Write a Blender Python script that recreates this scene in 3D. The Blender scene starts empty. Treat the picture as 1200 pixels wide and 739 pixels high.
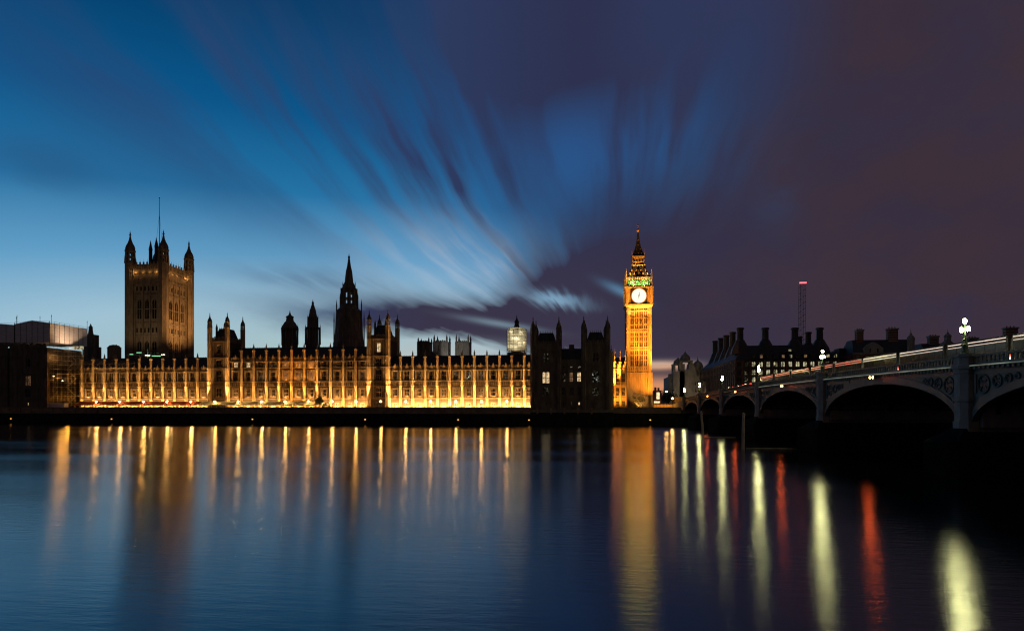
import bpy, math, random
from mathutils import Vector
R = math.radians
random.seed(7)
C = bpy.context.scene.collection
SC = bpy.context.scene

# ------------------------------------------------------------------ camera
F = 730.0            # focal length in pixels of a 1200 px wide frame
TH = R(7.03)         # camera turned left of the river-front normal
H = 7.0              # eye height above the water
YH = 477.0           # horizon row
cam_d = bpy.data.cameras.new('camera')
cam = bpy.data.objects.new('camera', cam_d); C.objects.link(cam)
cam.location = (0, 0, H); cam.rotation_euler = (R(90), 0, TH)
cam_d.sensor_width = 36; cam_d.lens = 36 * F / 1200
cam_d.shift_y = (YH - 369.5) / 1200
cam_d.clip_start = 0.1; cam_d.clip_end = 20000
SC.camera = cam
SC.view_settings.view_transform = 'Standard'; SC.view_settings.look = 'None'
SC.view_settings.exposure = 0; SC.view_settings.gamma = 1
SC.view_settings.use_curve_mapping = False
cy = SC.cycles
cy.use_denoising = True
try: cy.denoiser = 'OPENIMAGEDENOISE'
except Exception: pass
cy.max_bounces = 6; cy.diffuse_bounces = 2; cy.glossy_bounces = 3; cy.transmission_bounces = 4
cy.sample_clamp_indirect = 4.0
cy.caustics_reflective = False; cy.caustics_refractive = False
cy.use_light_tree = True
cy.pixel_filter_type = 'BLACKMAN_HARRIS'; cy.filter_width = 1.15

def lin(r, g, b):
    f = lambda c: (c / 255 / 12.92) if c / 255 <= .04045 else ((c / 255 + .055) / 1.055) ** 2.4
    return (f(r), f(g), f(b), 1)

# ------------------------------------------------------------------ dusk sky (world directions only)
W = bpy.data.worlds.new('World'); SC.world = W; W.use_nodes = True
nt = W.node_tree; nt.nodes.clear()

class E:
    def __init__(s, v): s.v = v
    def _m(op, *a, clamp=False):
        n = nt.nodes.new('ShaderNodeMath'); n.operation = op; n.use_clamp = clamp
        for i, x in enumerate(a):
            x = x.v if isinstance(x, E) else x
            if isinstance(x, (int, float)): n.inputs[i].default_value = x
            else: nt.links.new(x, n.inputs[i])
        return E(n.outputs[0])
    def __add__(s, o): return E._m('ADD', s, o)
    __radd__ = __add__
    def __sub__(s, o): return E._m('SUBTRACT', s, o)
    def __rsub__(s, o): return E._m('SUBTRACT', o, s)
    def __mul__(s, o): return E._m('MULTIPLY', s, o)
    __rmul__ = __mul__
    def __truediv__(s, o): return E._m('DIVIDE', s, o)
    def __neg__(s): return E._m('MULTIPLY', s, -1.0)
m_ = E._m
def clamp(x): return m_('MULTIPLY', x, 1.0, clamp=True)
def sstep(x, a, b, lo=0.0, hi=1.0):
    n = nt.nodes.new('ShaderNodeMapRange'); n.interpolation_type = 'SMOOTHSTEP'
    nt.links.new(x.v, n.inputs[0])
    for i, v in enumerate((a, b, lo, hi)): n.inputs[i + 1].default_value = v
    return E(n.outputs[0])
def gauss(u, v, u0, v0, su, sv, tilt=0.0):
    c, s = math.cos(R(tilt)), math.sin(R(tilt))
    a = ((u - u0) * c + (v - v0) * s) / su; b = ((v - v0) * c - (u - u0) * s) / sv
    return m_('EXPONENT', -(a * a + b * b))
def mixc(f, a, b):
    n = nt.nodes.new('ShaderNodeMix'); n.data_type = 'RGBA'
    fs = f.v if isinstance(f, E) else f
    nt.links.new(fs, n.inputs[0])
    for s, x in ((6, a), (7, b)):
        if isinstance(x, tuple): n.inputs[s].default_value = x
        else: nt.links.new(x, n.inputs[s])
    return n.outputs[2]
def ramp(x, stops):
    n = nt.nodes.new('ShaderNodeValToRGB'); nt.links.new(x.v, n.inputs[0])
    el = n.color_ramp.elements
    while len(el) < len(stops): el.new(.5)
    for e, (p, c) in zip(el, stops): e.position = p; e.color = c
    return n.outputs[0]
def noise(x, y, z, scale, detail=3.0, rough=.5):
    cb = nt.nodes.new('ShaderNodeCombineXYZ')
    for i, q in enumerate((x, y, z)):
        if isinstance(q, E): nt.links.new(q.v, cb.inputs[i])
        else: cb.inputs[i].default_value = q
    n = nt.nodes.new('ShaderNodeTexNoise'); n.inputs['Scale'].default_value = scale
    n.inputs['Detail'].default_value = detail; n.inputs['Roughness'].default_value = rough
    nt.links.new(cb.outputs[0], n.inputs['Vector'])
    return E(n.outputs['Fac'])

tc = nt.nodes.new('ShaderNodeTexCoord'); sx = nt.nodes.new('ShaderNodeSeparateXYZ')
nt.links.new(tc.outputs['Generated'], sx.inputs[0])
dx, dy, dz = (E(sx.outputs[i]) for i in range(3))
# azimuth A (degrees, clockwise from 7 degrees left of the river normal) and elevation EL
ca, sa = math.cos(TH), math.sin(TH)
fw = dy * ca - dx * sa; rt = dx * ca + dy * sa
A = m_('ARCTAN2', rt, fw) * (180 / math.pi)
EL = m_('ARCSINE', m_('MINIMUM', m_('MAXIMUM', dz, 0.0), 1.0)) * (180 / math.pi)

# streak noise fanning out of the point the cloud deck drifts from; the fan is bent and broken by slow lumps
bl = noise(A * .06, EL * .09, 3.0, 1.0, 3.0, .5)                # soft lumps
bl2 = noise(A * .10, EL * .16, 11.0, 1.0, 4.0, .55)
u = A - 9.0 + (bl - .5) * 2.5; v = (EL - 3.0) * sstep(A, -30.0, 4.0, .8, 1.25) + (bl - .5) * 2.0
rr = m_('SQRT', u * u + v * v + 4.0)
cu, cv = u / rr, v / rr
lr = m_('LOGARITHM', rr, math.e)
st1 = noise(cu * 2.8, cv * 2.8, lr * .8, 1.5, 3.0, .5)          # broad streaks
st2 = noise(cu * 8.0, cv * 8.0, lr * .9 + 7.0, 1.6, 3.0, .5)   # fine streaks
near = sstep(rr, 2.5, 9.0)
st1 = (st1 - .5) * near + .5; st2 = (st2 - .5) * near + .5
st = st1 * .56 + st2 * .36 + bl2 * .08

# clear twilight: pale low in the west, deep blue high up, night behind
g = m_('SQRT', m_('POWER', (A + 14.0) / 3.6, 2.0) + EL * EL)
clear = ramp(g / 60.0, [(0.0, lin(186, 190, 186)), (4.5 / 60, lin(168, 192, 192)), (9 / 60, lin(158, 193, 211)),
                        (13 / 60, lin(98, 158, 198)), (18 / 60, lin(36, 114, 164)), (24 / 60, lin(12, 86, 138)), (31 / 60, lin(4, 62, 106)),
                        (42 / 60, lin(10, 34, 66)), (1.0, lin(9, 14, 26))])

# cloud cover: a deck over the right, its edge ragged by the streaks
edge = A + sstep(EL, 4.0, 12.0, -2.0, 3.5) + sstep(EL, 16.0, 33.0, 0.0, 6.0) + (bl - .5) * 9.0
deck = sstep(edge + (st - .5) * 30.0, -8.0, 10.0)
gap_blue = gauss(A, EL, 4.0, 21.5, 5.0, 6.0, -8) * sstep(st, .36, .56, .3, 1.0) + gauss(A, EL, 13.5, 23.0, 7.0, 5.0, 15) * sstep(st, .40, .58, .15, 1.0) * .75 + gauss(A, EL, 23.0, 18.0, 2.0, 2.6) * sstep(bl2, .35, .6) * .15
deck = clamp(deck - gap_blue * .75 - gauss(A, EL, -6.0, 14.0, 7.0, 4.5, 0) * sstep(st, .36, .54, .25, 1.0) * 1.3)
EB = EL + (bl2 - .5) * 3.0 + (st2 - .5) * 2.2
bank = gauss(A, EB, -8.0, 8.1, 12.0, 1.5, -2) * sstep(bl2, .3, .55, .65, 1.15) * 1.15
bank = bank + gauss(A, EB, 4.0, 8.4, 7.0, 3.0, 10) * .9
wisp = gauss(A, EL, -22.0, 24.0, 20.0, 7.0, -18) * sstep(st, .38, .58) * 1.0
wisp = wisp + gauss(A, EB, -17.0, 11.0, 7.0, .9, -5) * sstep(st2, .35, .6) * .45 + gauss(A, EL, -8.0, 20.0, 11.0, 4.5, -28) * sstep(st, .38, .62) * .62
wisp = wisp + gauss(A, EL, 1.0, 31.0, 9.0, 6.0) * .6 + gauss(A, EB, -38.0, 17.0, 6.0, 1.6) * sstep(bl, .4, .65) * .4
cover = clamp(deck + bank + wisp)
low_gap = gauss(A, EL, -8.0, 5.3, 6.0, .75) * .95 + gauss(A, EL, 13.2, 3.75, 2.6, .36) * 1.3 + gauss(A, EL, 13.4, 1.9, 2.6, .8) * sstep(bl, .3, .6, .8, 1.2)
low_gap = low_gap + gauss(A, EB, 3.9, 9.75, 2.6, .55, -12) * .8 + gauss(A, EL, 10.0, 10.4, 1.8, .4, -25) * .5 + gauss(A, EL, -1.0, 7.6, 3.5, .3, -9) * .35
cover = clamp(cover - low_gap)
ccol = mixc(sstep(A, -22.0, 12.0), lin(44, 66, 108), lin(46, 48, 76))
ccol = mixc(sstep(EL, 19.0, 9.0) * sstep(A, -22.0, -6.0), ccol, lin(57, 52, 72))
ccol = mixc(sstep(EL, 9.0, 3.0), ccol, lin(62, 55, 72))
ccol = mixc(sstep(A, 7.0, 34.0) * .97, ccol, lin(61, 48, 57))
ccol = mixc(clamp(sstep(bl, .40, .65) * sstep(A, 4.0, 15.0) * .4), ccol, lin(50, 44, 62))
ccol = mixc(clamp(sstep(bl2, .42, .66) * sstep(A, 8.0, 18.0) * .55), ccol, lin(50, 47, 70))
ccol = mixc(clamp(sstep(bl2, .46, .3) * sstep(A, 8.0, 18.0) * .4), ccol, lin(64, 49, 60))
ccol = mixc(clamp(sstep(A, 30.0, 20.0) * sstep(A, 5.0, 14.0) * sstep(EL, 20.0, 30.0) * .7), ccol, lin(46, 58, 94))
warm = mixc(sstep(A, 2.0, 12.0), lin(196, 188, 188), mixc(sstep(EL, 3.6, 1.4), lin(206, 160, 130), lin(212, 138, 98)))
clear2 = mixc(clamp(gauss(A, EL, -6.0, 2.6, 8.0, 2.6) + gauss(A, EL, 14.0, 2.5, 6.0, 2.5) * 1.2), clear, warm)
# bright torn edge where the deck thins
clear2 = mixc(clamp(gauss(A, EL, -4.6, 12.6, 7.5, 3.8, -12) * sstep(st2 * .4 + st1 * .4 + bl2 * .2, .40, .58, .1, 1.0)), clear2, lin(184, 206, 228))
clear2 = mixc(clamp(gauss(A, EL, 7.0, 23.0, 12.0, 10.0) * .8), clear2, lin(44, 92, 152))
sky = mixc(cover, clear2, ccol)
# night behind the camera
sky = mixc(sstep(m_('ABSOLUTE', A), 60.0, 120.0), sky, lin(52, 44, 47))
sky = mixc(sstep(EL, 40.0, 75.0), sky, lin(30, 34, 50))
bg = nt.nodes.new('ShaderNodeBackground'); bg.inputs[1].default_value = 1.0
nt.links.new(sky, bg.inputs[0])
wo = nt.nodes.new('ShaderNodeOutputWorld'); nt.links.new(bg.outputs[0], wo.inputs[0])

# ------------------------------------------------------------------ pixel helpers: a row/column of the frame and a distance give a place
def az(px): return math.atan((px - 600) / F) - TH
def PX(px, Y): return Y * math.tan(az(px))
def PY(px, X): return X / math.tan(az(px))
def ZC(X, Y): return Y * math.cos(TH) - X * math.sin(TH)
def PZ(py, X, Y): return H + (YH - py) * ZC(X, Y) / F

_ones = 'first second third fourth fifth sixth seventh eighth ninth tenth eleventh twelfth thirteenth fourteenth fifteenth sixteenth seventeenth eighteenth nineteenth'.split()
_tens = {2: ('twentieth', 'twenty'), 3: ('thirtieth', 'thirty'), 4: ('fortieth', 'forty')}
def nth(n):
    if n < 20: return _ones[n - 1]
    t, o = divmod(n, 10)
    return _tens[t][0] if o == 0 else _tens[t][1] + '-' + _ones[o - 1]

# ------------------------------------------------------------------ materials
MAT = {}
def mat(name, col, rough=.8, var=.25, scale=1.5, streak=1.0, metal=0.0, bump=0.0, spec=.5, col2=None, trans=None):
    m = bpy.data.materials.new(name); m.use_nodes = True; t = m.node_tree; N = t.nodes; N.clear()
    out = N.new('ShaderNodeOutputMaterial'); p = N.new('ShaderNodeBsdfPrincipled')
    g = N.new('ShaderNodeNewGeometry'); mp = N.new('ShaderNodeMapping')
    mp.inputs['Scale'].default_value = (scale, scale, scale / streak)
    t.links.new(g.outputs['Position'], mp.inputs[0])
    n = N.new('ShaderNodeTexNoise'); n.inputs['Scale'].default_value = 1; n.inputs['Detail'].default_value = 5; n.inputs['Roughness'].default_value = .65
    t.links.new(mp.outputs[0], n.inputs['Vector'])
    r = N.new('ShaderNodeValToRGB'); e = r.color_ramp.elements
    c2 = col2 or tuple(max(0, c * (1 - var)) for c in col)
    c1 = tuple(min(1, c * (1 + var)) for c in col) if not col2 else col
    e[0].position = .35; e[0].color = (*c2, 1); e[1].position = .65; e[1].color = (*c1, 1)
    t.links.new(n.outputs[0], r.inputs[0]); t.links.new(r.outputs[0], p.inputs['Base Color'])
    p.inputs['Roughness'].default_value = rough; p.inputs['Metallic'].default_value = metal
    p.inputs['Specular IOR Level'].default_value = spec
    if bump:
        b = N.new('ShaderNodeBump'); b.inputs['Strength'].default_value = bump; b.inputs['Distance'].default_value = .1
        t.links.new(n.outputs[0], b.inputs['Height']); t.links.new(b.outputs[0], p.inputs['Normal'])
    if trans:
        tr = N.new('ShaderNodeBsdfTranslucent'); tr.inputs[0].default_value = (*trans, 1)
        mx = N.new('ShaderNodeMixShader'); mx.inputs[0].default_value = .55
        t.links.new(p.outputs[0], mx.inputs[1]); t.links.new(tr.outputs[0], mx.inputs[2]); t.links.new(mx.outputs[0], out.inputs[0])
    else: t.links.new(p.outputs[0], out.inputs[0])
    MAT[name] = m; return m
def glow(name, col, strength, var=0.0, scale=1.2, base=(.02, .02, .02), lo=.35, hi=.65):
    m = bpy.data.materials.new(name); m.use_nodes = True; t = m.node_tree; N = t.nodes
    p = N['Principled BSDF']; p.inputs['Base Color'].default_value = (*base, 1); p.inputs['Roughness'].default_value = .3
    p.inputs['Emission Color'].default_value = (*col, 1); p.inputs['Emission Strength'].default_value = strength
    if var:
        g = N.new('ShaderNodeNewGeometry'); n = N.new('ShaderNodeTexNoise'); n.inputs['Scale'].default_value = scale; n.inputs['Detail'].default_value = 2
        t.links.new(g.outputs['Position'], n.inputs['Vector'])
        r = N.new('ShaderNodeMapRange'); r.inputs[1].default_value = lo; r.inputs[2].default_value = hi
        r.inputs[3].default_value = strength * (1 - var); r.inputs[4].default_value = strength * (1 + var)
        t.links.new(n.outputs[0], r.inputs[0]); t.links.new(r.outputs[0], p.inputs['Emission Strength'])
    MAT[name] = m; return m

mat('limestone_pale', (.50, .365, .19), .85, .22, .55, 3.0, bump=.3)  # same stone, lightened to stand for the floodlight on the buttresses
mat('limestone_shaded', (.075, .052, .03), .9, .35, .55, 3.0, bump=.3)  # same stone as the trims, darkened for the shade between floodlit buttresses
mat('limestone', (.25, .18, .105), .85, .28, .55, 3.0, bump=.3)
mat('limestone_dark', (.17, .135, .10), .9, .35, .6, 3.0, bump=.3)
mat('tower_recess_shade', (.15, .095, .042), .9, .3, .5, 4.0)  # darker than the ribs: recess shade put into the shaft core's colour
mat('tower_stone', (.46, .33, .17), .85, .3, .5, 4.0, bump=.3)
mat('grey_stone', (.30, .29, .27), .85, .25, .5, 3.0, bump=.3)
mat('pier_stone', (.36, .31, .24), .85, .25, .8, 1.5, bump=.3)
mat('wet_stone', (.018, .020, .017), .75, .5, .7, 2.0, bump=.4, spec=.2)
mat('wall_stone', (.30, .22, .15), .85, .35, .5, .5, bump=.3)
mat('roof_iron', (.035, .037, .042), .6, .35, .8, 2.0)
mat('slate', (.04, .043, .05), .65, .3, .9)
mat('brick', (.20, .075, .045), .85, .3, .6)
mat('bronze', (.035, .03, .027), .55, .3, .8)
mat('red_panel', (.13, .05, .035), .6, .2, .8)
mat('green_iron', (.095, .135, .105), .5, .22, .6, 2.0)
mat('dark_iron', (.03, .033, .032), .5, .3, 1)
mat('lamp_green', (.05, .085, .055), .4, .2, 2)
mat('gilt', (.55, .36, .10), .35, .2, 2, metal=.6)
mat('black_metal', (.015, .015, .016), .45, .2, 2)
mat('steel_tube', (.32, .30, .27), .45, .2, 2, metal=.3)
mat('white_sheet', (.78, .78, .80), .6, .12, .35, .15, bump=.5)
mat('wrap_sheet', (.62, .6, .52), .6, .15, .6, 1, trans=(.75, .72, .58))
mat('paving', (.22, .20, .17), .85, .2, .6)
mat('asphalt', (.05, .05, .05), .9, .2, 1.2)
mat('land', (.06, .06, .05), .95, .3, .1)
mat('bark', (.06, .045, .03), .9, .3, 3)
mat('leaf', (.17, .14, .05), .7, .4, 1.2)
mat('leaf_dark', (.03, .04, .02), .8, .4, 1.2)
mat('canvas_red', (.30, .085, .04), .8, .2, .5, trans=(.35, .10, .04))
mat('canvas_white', (.60, .62, .52), .8, .15, .5, trans=(.6, .62, .5))
mat('glass', (.012, .012, .015), .12, .3, .4, spec=.5)
mat('timber', (.50, .43, .33), .9, .35, 1.5, 6)
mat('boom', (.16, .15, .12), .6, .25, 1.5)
mat('paint_dark', (.012, .012, .014), .6, .2, 1)
mat('paint_grey', (.08, .085, .09), .3, .2, 1)
mat('paint_red', (.16, .012, .012), .3, .15, 1)
mat('rubber', (.012, .012, .012), .8, .2, 3)
mat('brass_sign', (.1, .1, .1), .5)
glow('lamp_globe', (1.0, .93, .40), 155)
glow('terrace_globe', (1.0, .47, .11), 290)
glow('nav_red', (1.0, .12, .02), 130)
glow('wall_amber', (1.0, .42, .08), 2.6)
glow('dial', (1.0, .93, .74), 1.2, .04, 2)
glow('lit_warm', (1.0, .70, .36), .75, .5, 1.6)
glow('lit_dim', (.75, .42, .22), .20, .6, 1.4)
glow('lit_office', (.92, .84, .50), .30, 1.0, .8)
glow('lit_faint', (.8, .72, .45), .10, 1.0, 1.3, lo=.52, hi=.72)
glow('lit_ember', (.9, .45, .2), .06, 1.0, 1.2, lo=.45, hi=.7)
glow('lit_blue', (.05, .12, 1.0), .5)
glow('lit_spark', (.95, 1.0, .8), .4, 1.0, 1.7, lo=.58, hi=.7)
glow('head_white', (1.0, .95, .8), 20)
glow('tail_red', (1.0, .04, .015), 7)
glow('ledge_glow', (.75, 1.0, .78), .22, .5, .35)
glow('trail_white', (1.0, .80, .66), .95, .15, 1.5)
glow('trail_red', (1.0, .18, .10), 1.2, .3, 1.5)
glow('crane_red', (1.0, .05, .06), 7)
glow('site_lamp', (1.0, .86, .62), 7)
glow('site_green', (.35, 1.0, .5), 1.0)
glow('shop_sign', (1.0, .78, .42), 1.1, .25, 1)
glow('bar_light', (1.0, .8, .5), 1.3, .8, .9)

# ------------------------------------------------------------------ mesh builder
class MB:
    def __init__(s): s.v = []; s.f = []; s.m = []
    def _add(s, vs, fs, m=0):
        o = len(s.v); s.v += [tuple(p) for p in vs]
        for f in fs: s.f.append([i + o for i in f]); s.m.append(m)
        return s
    def quad(s, a, b, c, d, m=0): return s._add((a, b, c, d), ((0, 1, 2, 3),), m)
    def poly(s, pts, m=0): return s._add(pts, (tuple(range(len(pts))),), m)
    def box(s, x0, x1, y0, y1, z0, z1, m=0):
        v = [(x, y, z) for z in (z0, z1) for y in (y0, y1) for x in (x0, x1)]
        return s._add(v, ((0, 2, 3, 1), (4, 5, 7, 6), (0, 1, 5, 4), (2, 6, 7, 3), (0, 4, 6, 2), (1, 3, 7, 5)), m)
    def hexa(s, b, t, m=0):   # bottom and top rings of equal length
        n = len(b)
        return s._add(list(b) + list(t), [tuple(reversed(range(n))), tuple(range(n, 2 * n))] + [(i, (i + 1) % n, n + (i + 1) % n, n + i) for i in range(n)], m)
    def frus(s, x, y, z0, z1, r0, r1, n=8, rot=None, m=0, sy=1.0):
        a0 = math.pi / n if rot is None else rot
        k = [(math.cos(a0 + 2 * math.pi * i / n), math.sin(a0 + 2 * math.pi * i / n)) for i in range(n)]
        if r1 < 1e-4:
            return s._add([(x + r0 * c, y + r0 * q * sy, z0) for c, q in k] + [(x, y, z1)], [tuple(reversed(range(n)))] + [(i, (i + 1) % n, n) for i in range(n)], m)
        return s.hexa([(x + r0 * c, y + r0 * q * sy, z0) for c, q in k], [(x + r1 * c, y + r1 * q * sy, z1) for c, q in k], m)
    def lathe(s, x, y, prof, n=8, rot=None, m=0):
        for (z0, r0), (z1, r1) in zip(prof, prof[1:]):
            if abs(z1 - z0) < 1e-5: continue
            if r0 < 1e-4: s.frus(x, y, z0, z1, 1e-3, r1, n, rot, m)
            else: s.frus(x, y, z0, z1, r0, r1, n, rot, m)
        return s
    def pyr(s, x0, x1, y0, y1, z0, z1, k=0.0, m=0):   # frustum on a rectangle, top scaled by k
        cx, cy_ = (x0 + x1) / 2, (y0 + y1) / 2
        b = [(x0, y0, z0), (x1, y0, z0), (x1, y1, z0), (x0, y1, z0)]
        if k == 0: return s._add(b + [(cx, cy_, z1)], ((3, 2, 1, 0), (0, 1, 4), (1, 2, 4), (2, 3, 4), (3, 0, 4)), m)
        return s.hexa(b, [(cx + (p[0] - cx) * k, cy_ + (p[1] - cy_) * k, z1) for p in b], m)
    def tube(s, p, q, r, n=6, m=0, r2=None):
        p, q = Vector(p), Vector(q); d = (q - p).normalized()
        a = d.orthogonal().normalized(); b = d.cross(a); r2 = r if r2 is None else r2
        k = [(math.cos(2 * math.pi * i / n), math.sin(2 * math.pi * i / n)) for i in range(n)]
        return s.hexa([p + (a * c + b * w) * r for c, w in k], [q + (a * c + b * w) * r2 for c, w in k], m)
    def sphere(s, x, y, z, r, n=8, k=5, m=0, sz=1.0):
        for i in range(k):
            t0, t1 = math.pi * i / k, math.pi * (i + 1) / k
            s.frus(x, y, z - r * sz * math.cos(t0), z - r * sz * math.cos(t1), max(r * math.sin(t0), 1e-3), r * math.sin(t1) if i < k - 1 else 0, n, 0, m)
        return s
    def wall(s, x0, x1, z0, z1, y, dep, ops=(), m=0):   # wall facing -Y with rectangular openings (x0,x1,z0,z1) recessed by dep
        xs = sorted({x0, x1, *[o[0] for o in ops], *[o[1] for o in ops]}); zs = sorted({z0, z1, *[o[2] for o in ops], *[o[3] for o in ops]})
        for a, b in zip(xs, xs[1:]):
            for c, d in zip(zs, zs[1:]):
                mx, mz = (a + b) / 2, (c + d) / 2
                if not any(o[0] < mx < o[1] and o[2] < mz < o[3] for o in ops):
                    s.quad((a, y, c), (b, y, c), (b, y, d), (a, y, d), m)
        for a, b, c, d in ops:
            Y = y + dep
            s.quad((a, y, c), (a, Y, c), (a, Y, d), (a, y, d), m); s.quad((b, y, c), (b, y, d), (b, Y, d), (b, Y, c), m)
            s.quad((a, y, c), (b, y, c), (b, Y, c), (a, Y, c), m); s.quad((a, y, d), (a, Y, d), (b, Y, d), (b, y, d), m)
        return s
    def swapxy(s, ox=0.0):    # turn a -Y facing piece into a -X facing one
        s.v = [(y + ox, x, z) for x, y, z in s.v]; s.f = [list(reversed(f)) for f in s.f]; return s
    def shift(s, x=0, y=0, z=0): s.v = [(a + x, b + y, c + z) for a, b, c in s.v]; return s
    def mesh(s, name, mats):
        me = bpy.data.meshes.new(name); me.from_pydata(s.v, [], s.f)
        for m in (mats if isinstance(mats, (list, tuple)) else [mats]): me.materials.append(MAT[m])
        if any(s.m): me.polygons.foreach_set('material_index', s.m)
        me.update(); return me
    def build(s, name, mats, parent=None, smooth=False):
        off = origin(parent)
        if parent is not None and off.length > 0: s.shift(-off.x, -off.y, -off.z)
        me = s.mesh(name, mats)
        if smooth: me.polygons.foreach_set('use_smooth', [True] * len(me.polygons))
        return link(name, me, parent)
def origin(o):
    v = Vector((0, 0, 0))
    while o is not None: v += Vector(o.location); o = o.parent
    return v
def link(name, data, parent=None, loc=(0, 0, 0)):
    o = bpy.data.objects.new(name, data); C.objects.link(o); o.location = loc
    if parent is not None: o.parent = parent
    return o
def tag(o, label, cat, group=None):
    o['label'] = label; o['category'] = cat
    if group: o['group'] = group
    return o
def thing(name, label, cat, loc, group=None): return tag(link(name, None, None, loc), label, cat, group)
KIDS = {}
def dup(root, loc, label=None, rotz=None):
    def rec(o, par):
        c = o.copy(); C.objects.link(c)
        if par is not None: c.parent = par
        for k in list(o.children): rec(k, c)
        return c
    r = rec(root, None); r.location = loc
    if rotz is not None: r.rotation_euler = (0, 0, rotz)
    if label: r['label'] = label
    return r
def structure(name, mb, m, smooth=False):
    o = mb.build(name, m, None, smooth); o['kind'] = 'structure'; return o
def lamp(kind, name, loc, energy, col, parent=None, aim=None, size=.3, cone=100, blend=.6):
    d = bpy.data.lights.new(name, kind); d.energy = energy; d.color = col
    if kind in ('POINT', 'SPOT'): d.shadow_soft_size = size
    if kind == 'SPOT': d.spot_size = R(cone); d.spot_blend = blend
    if kind == 'AREA': d.shape = 'RECTANGLE'; d.size = size; d.size_y = .3
    p = Vector(loc) - origin(parent)
    o = link(name, d, parent, p)
    if aim is not None: o.rotation_euler = (Vector(aim) - Vector(loc)).to_track_quat('-Z', 'Y').to_euler()
    return o
WARM = (1.0, .50, .15); ORANGE = (1.0, .38, .045); GOLD = (1.0, .54, .17)

# ------------------------------------------------------------------ the river, its banks and the land
wm = bpy.data.materials.new('river_water'); wm.use_nodes = True; t = wm.node_tree; t.nodes.clear()
def build_water():
    N, L = t.nodes, t.links
    out = N.new('ShaderNodeOutputMaterial')
    df = N.new('ShaderNodeBsdfDiffuse'); df.inputs[0].default_value = (.004, .008, .011, 1)
    p = N.new('ShaderNodeBsdfAnisotropic'); p.distribution = 'BECKMANN'
    p.inputs['Color'].default_value = (.90, .96, 1.0, 1); rn = N.new('ShaderNodeTexNoise'); rn.inputs['Scale'].default_value = 1; rn.inputs['Detail'].default_value = 3
    gg = N.new('ShaderNodeNewGeometry'); rm = N.new('ShaderNodeMapping'); rm.inputs['Scale'].default_value = (.010, .05, 1); L.new(gg.outputs['Position'], rm.inputs[0]); L.new(rm.outputs[0], rn.inputs['Vector'])
    rr_ = N.new('ShaderNodeMapRange'); rr_.inputs[1].default_value = .35; rr_.inputs[2].default_value = .65; rr_.inputs[3].default_value = .175; rr_.inputs[4].default_value = .23
    L.new(rn.outputs[0], rr_.inputs[0]); L.new(rr_.outputs[0], p.inputs['Roughness'])
    p.inputs['Anisotropy'].default_value = .3; tg = N.new('ShaderNodeCombineXYZ'); tg.inputs[0].default_value = 1.0; L.new(tg.outputs[0], p.inputs['Tangent'])
    fr = N.new('ShaderNodeFresnel'); fr.inputs['IOR'].default_value = 2.1
    mx = N.new('ShaderNodeMixShader'); L.new(fr.outputs[0], mx.inputs[0]); L.new(df.outputs[0], mx.inputs[1]); L.new(p.outputs[0], mx.inputs[2])
    g = N.new('ShaderNodeNewGeometry'); mp = N.new('ShaderNodeMapping'); mp.inputs['Scale'].default_value = (.45, 1.9, 1)
    L.new(g.outputs['Position'], mp.inputs[0])
    n1 = N.new('ShaderNodeTexNoise'); n1.inputs['Scale'].default_value = 1.1; n1.inputs['Detail'].default_value = 4; n1.inputs['Roughness'].default_value = .6
    L.new(mp.outputs[0], n1.inputs['Vector'])
    b = N.new('ShaderNodeBump'); b.inputs['Strength'].default_value = .13; b.inputs['Distance'].default_value = .12
    L.new(n1.outputs[0], b.inputs['Height']); L.new(b.outputs[0], p.inputs['Normal'])
    L.new(mx.outputs[0], out.inputs[0])
build_water(); MAT['river_water'] = wm
YW = 245.0; YF = 257.0; ZT = 6.0         # river wall, palace front, terrace level
structure('river_water', MB().quad((-900, -.9, 0), (900, -.9, 0), (900, 262, 0), (-900, 262, 0)), 'river_water')
structure('near_bank_ground', MB().box(-900, 900, -400, -1.0, -1.0, 5.3), 'paving')
structure('west_bank_ground', MB().quad((-3000, 262, 5.9), (3000, 262, 5.9), (3000, 9000, 5.9), (-3000, 9000, 5.9)), 'land')
x_pav0, x_pav1 = PX(623.8, 247), PX(713, 247)
structure('terrace', MB().box(-900, x_pav1 + 2, YW + .6, 262.0, -1, ZT), 'paving')
rw = thing('river_wall', 'dark stone wall along the far side of the river below the lit palace', 'wall', (-120, YW, 0))
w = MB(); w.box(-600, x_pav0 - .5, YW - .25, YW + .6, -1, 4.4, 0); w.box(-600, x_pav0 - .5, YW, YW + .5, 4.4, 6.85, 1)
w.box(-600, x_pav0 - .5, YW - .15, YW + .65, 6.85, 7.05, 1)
for i in range(60): w.box(-312 + i * 5.3, -311.2 + i * 5.3, YW - .28, YW + .1, 4.4, 6.85, 1)
w.box(x_pav0 - .5, x_pav1 + 2, YW - .1, YW + .6, -1, 4.9, 0)
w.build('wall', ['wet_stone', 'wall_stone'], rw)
YB = 250.6                               # bridge abutment line
ew = thing('embankment_wall', 'dark embankment wall between the clock tower and the bridge', 'wall', (22, YB, 0))
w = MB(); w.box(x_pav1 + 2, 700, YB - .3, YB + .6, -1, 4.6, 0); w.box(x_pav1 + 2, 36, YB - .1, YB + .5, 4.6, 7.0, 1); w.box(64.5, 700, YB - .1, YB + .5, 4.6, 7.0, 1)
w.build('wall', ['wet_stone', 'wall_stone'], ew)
structure('embankment_ground', MB().box(x_pav1 + 2, 900, YB + .6, 262, -1, 5.9), 'land')

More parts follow.
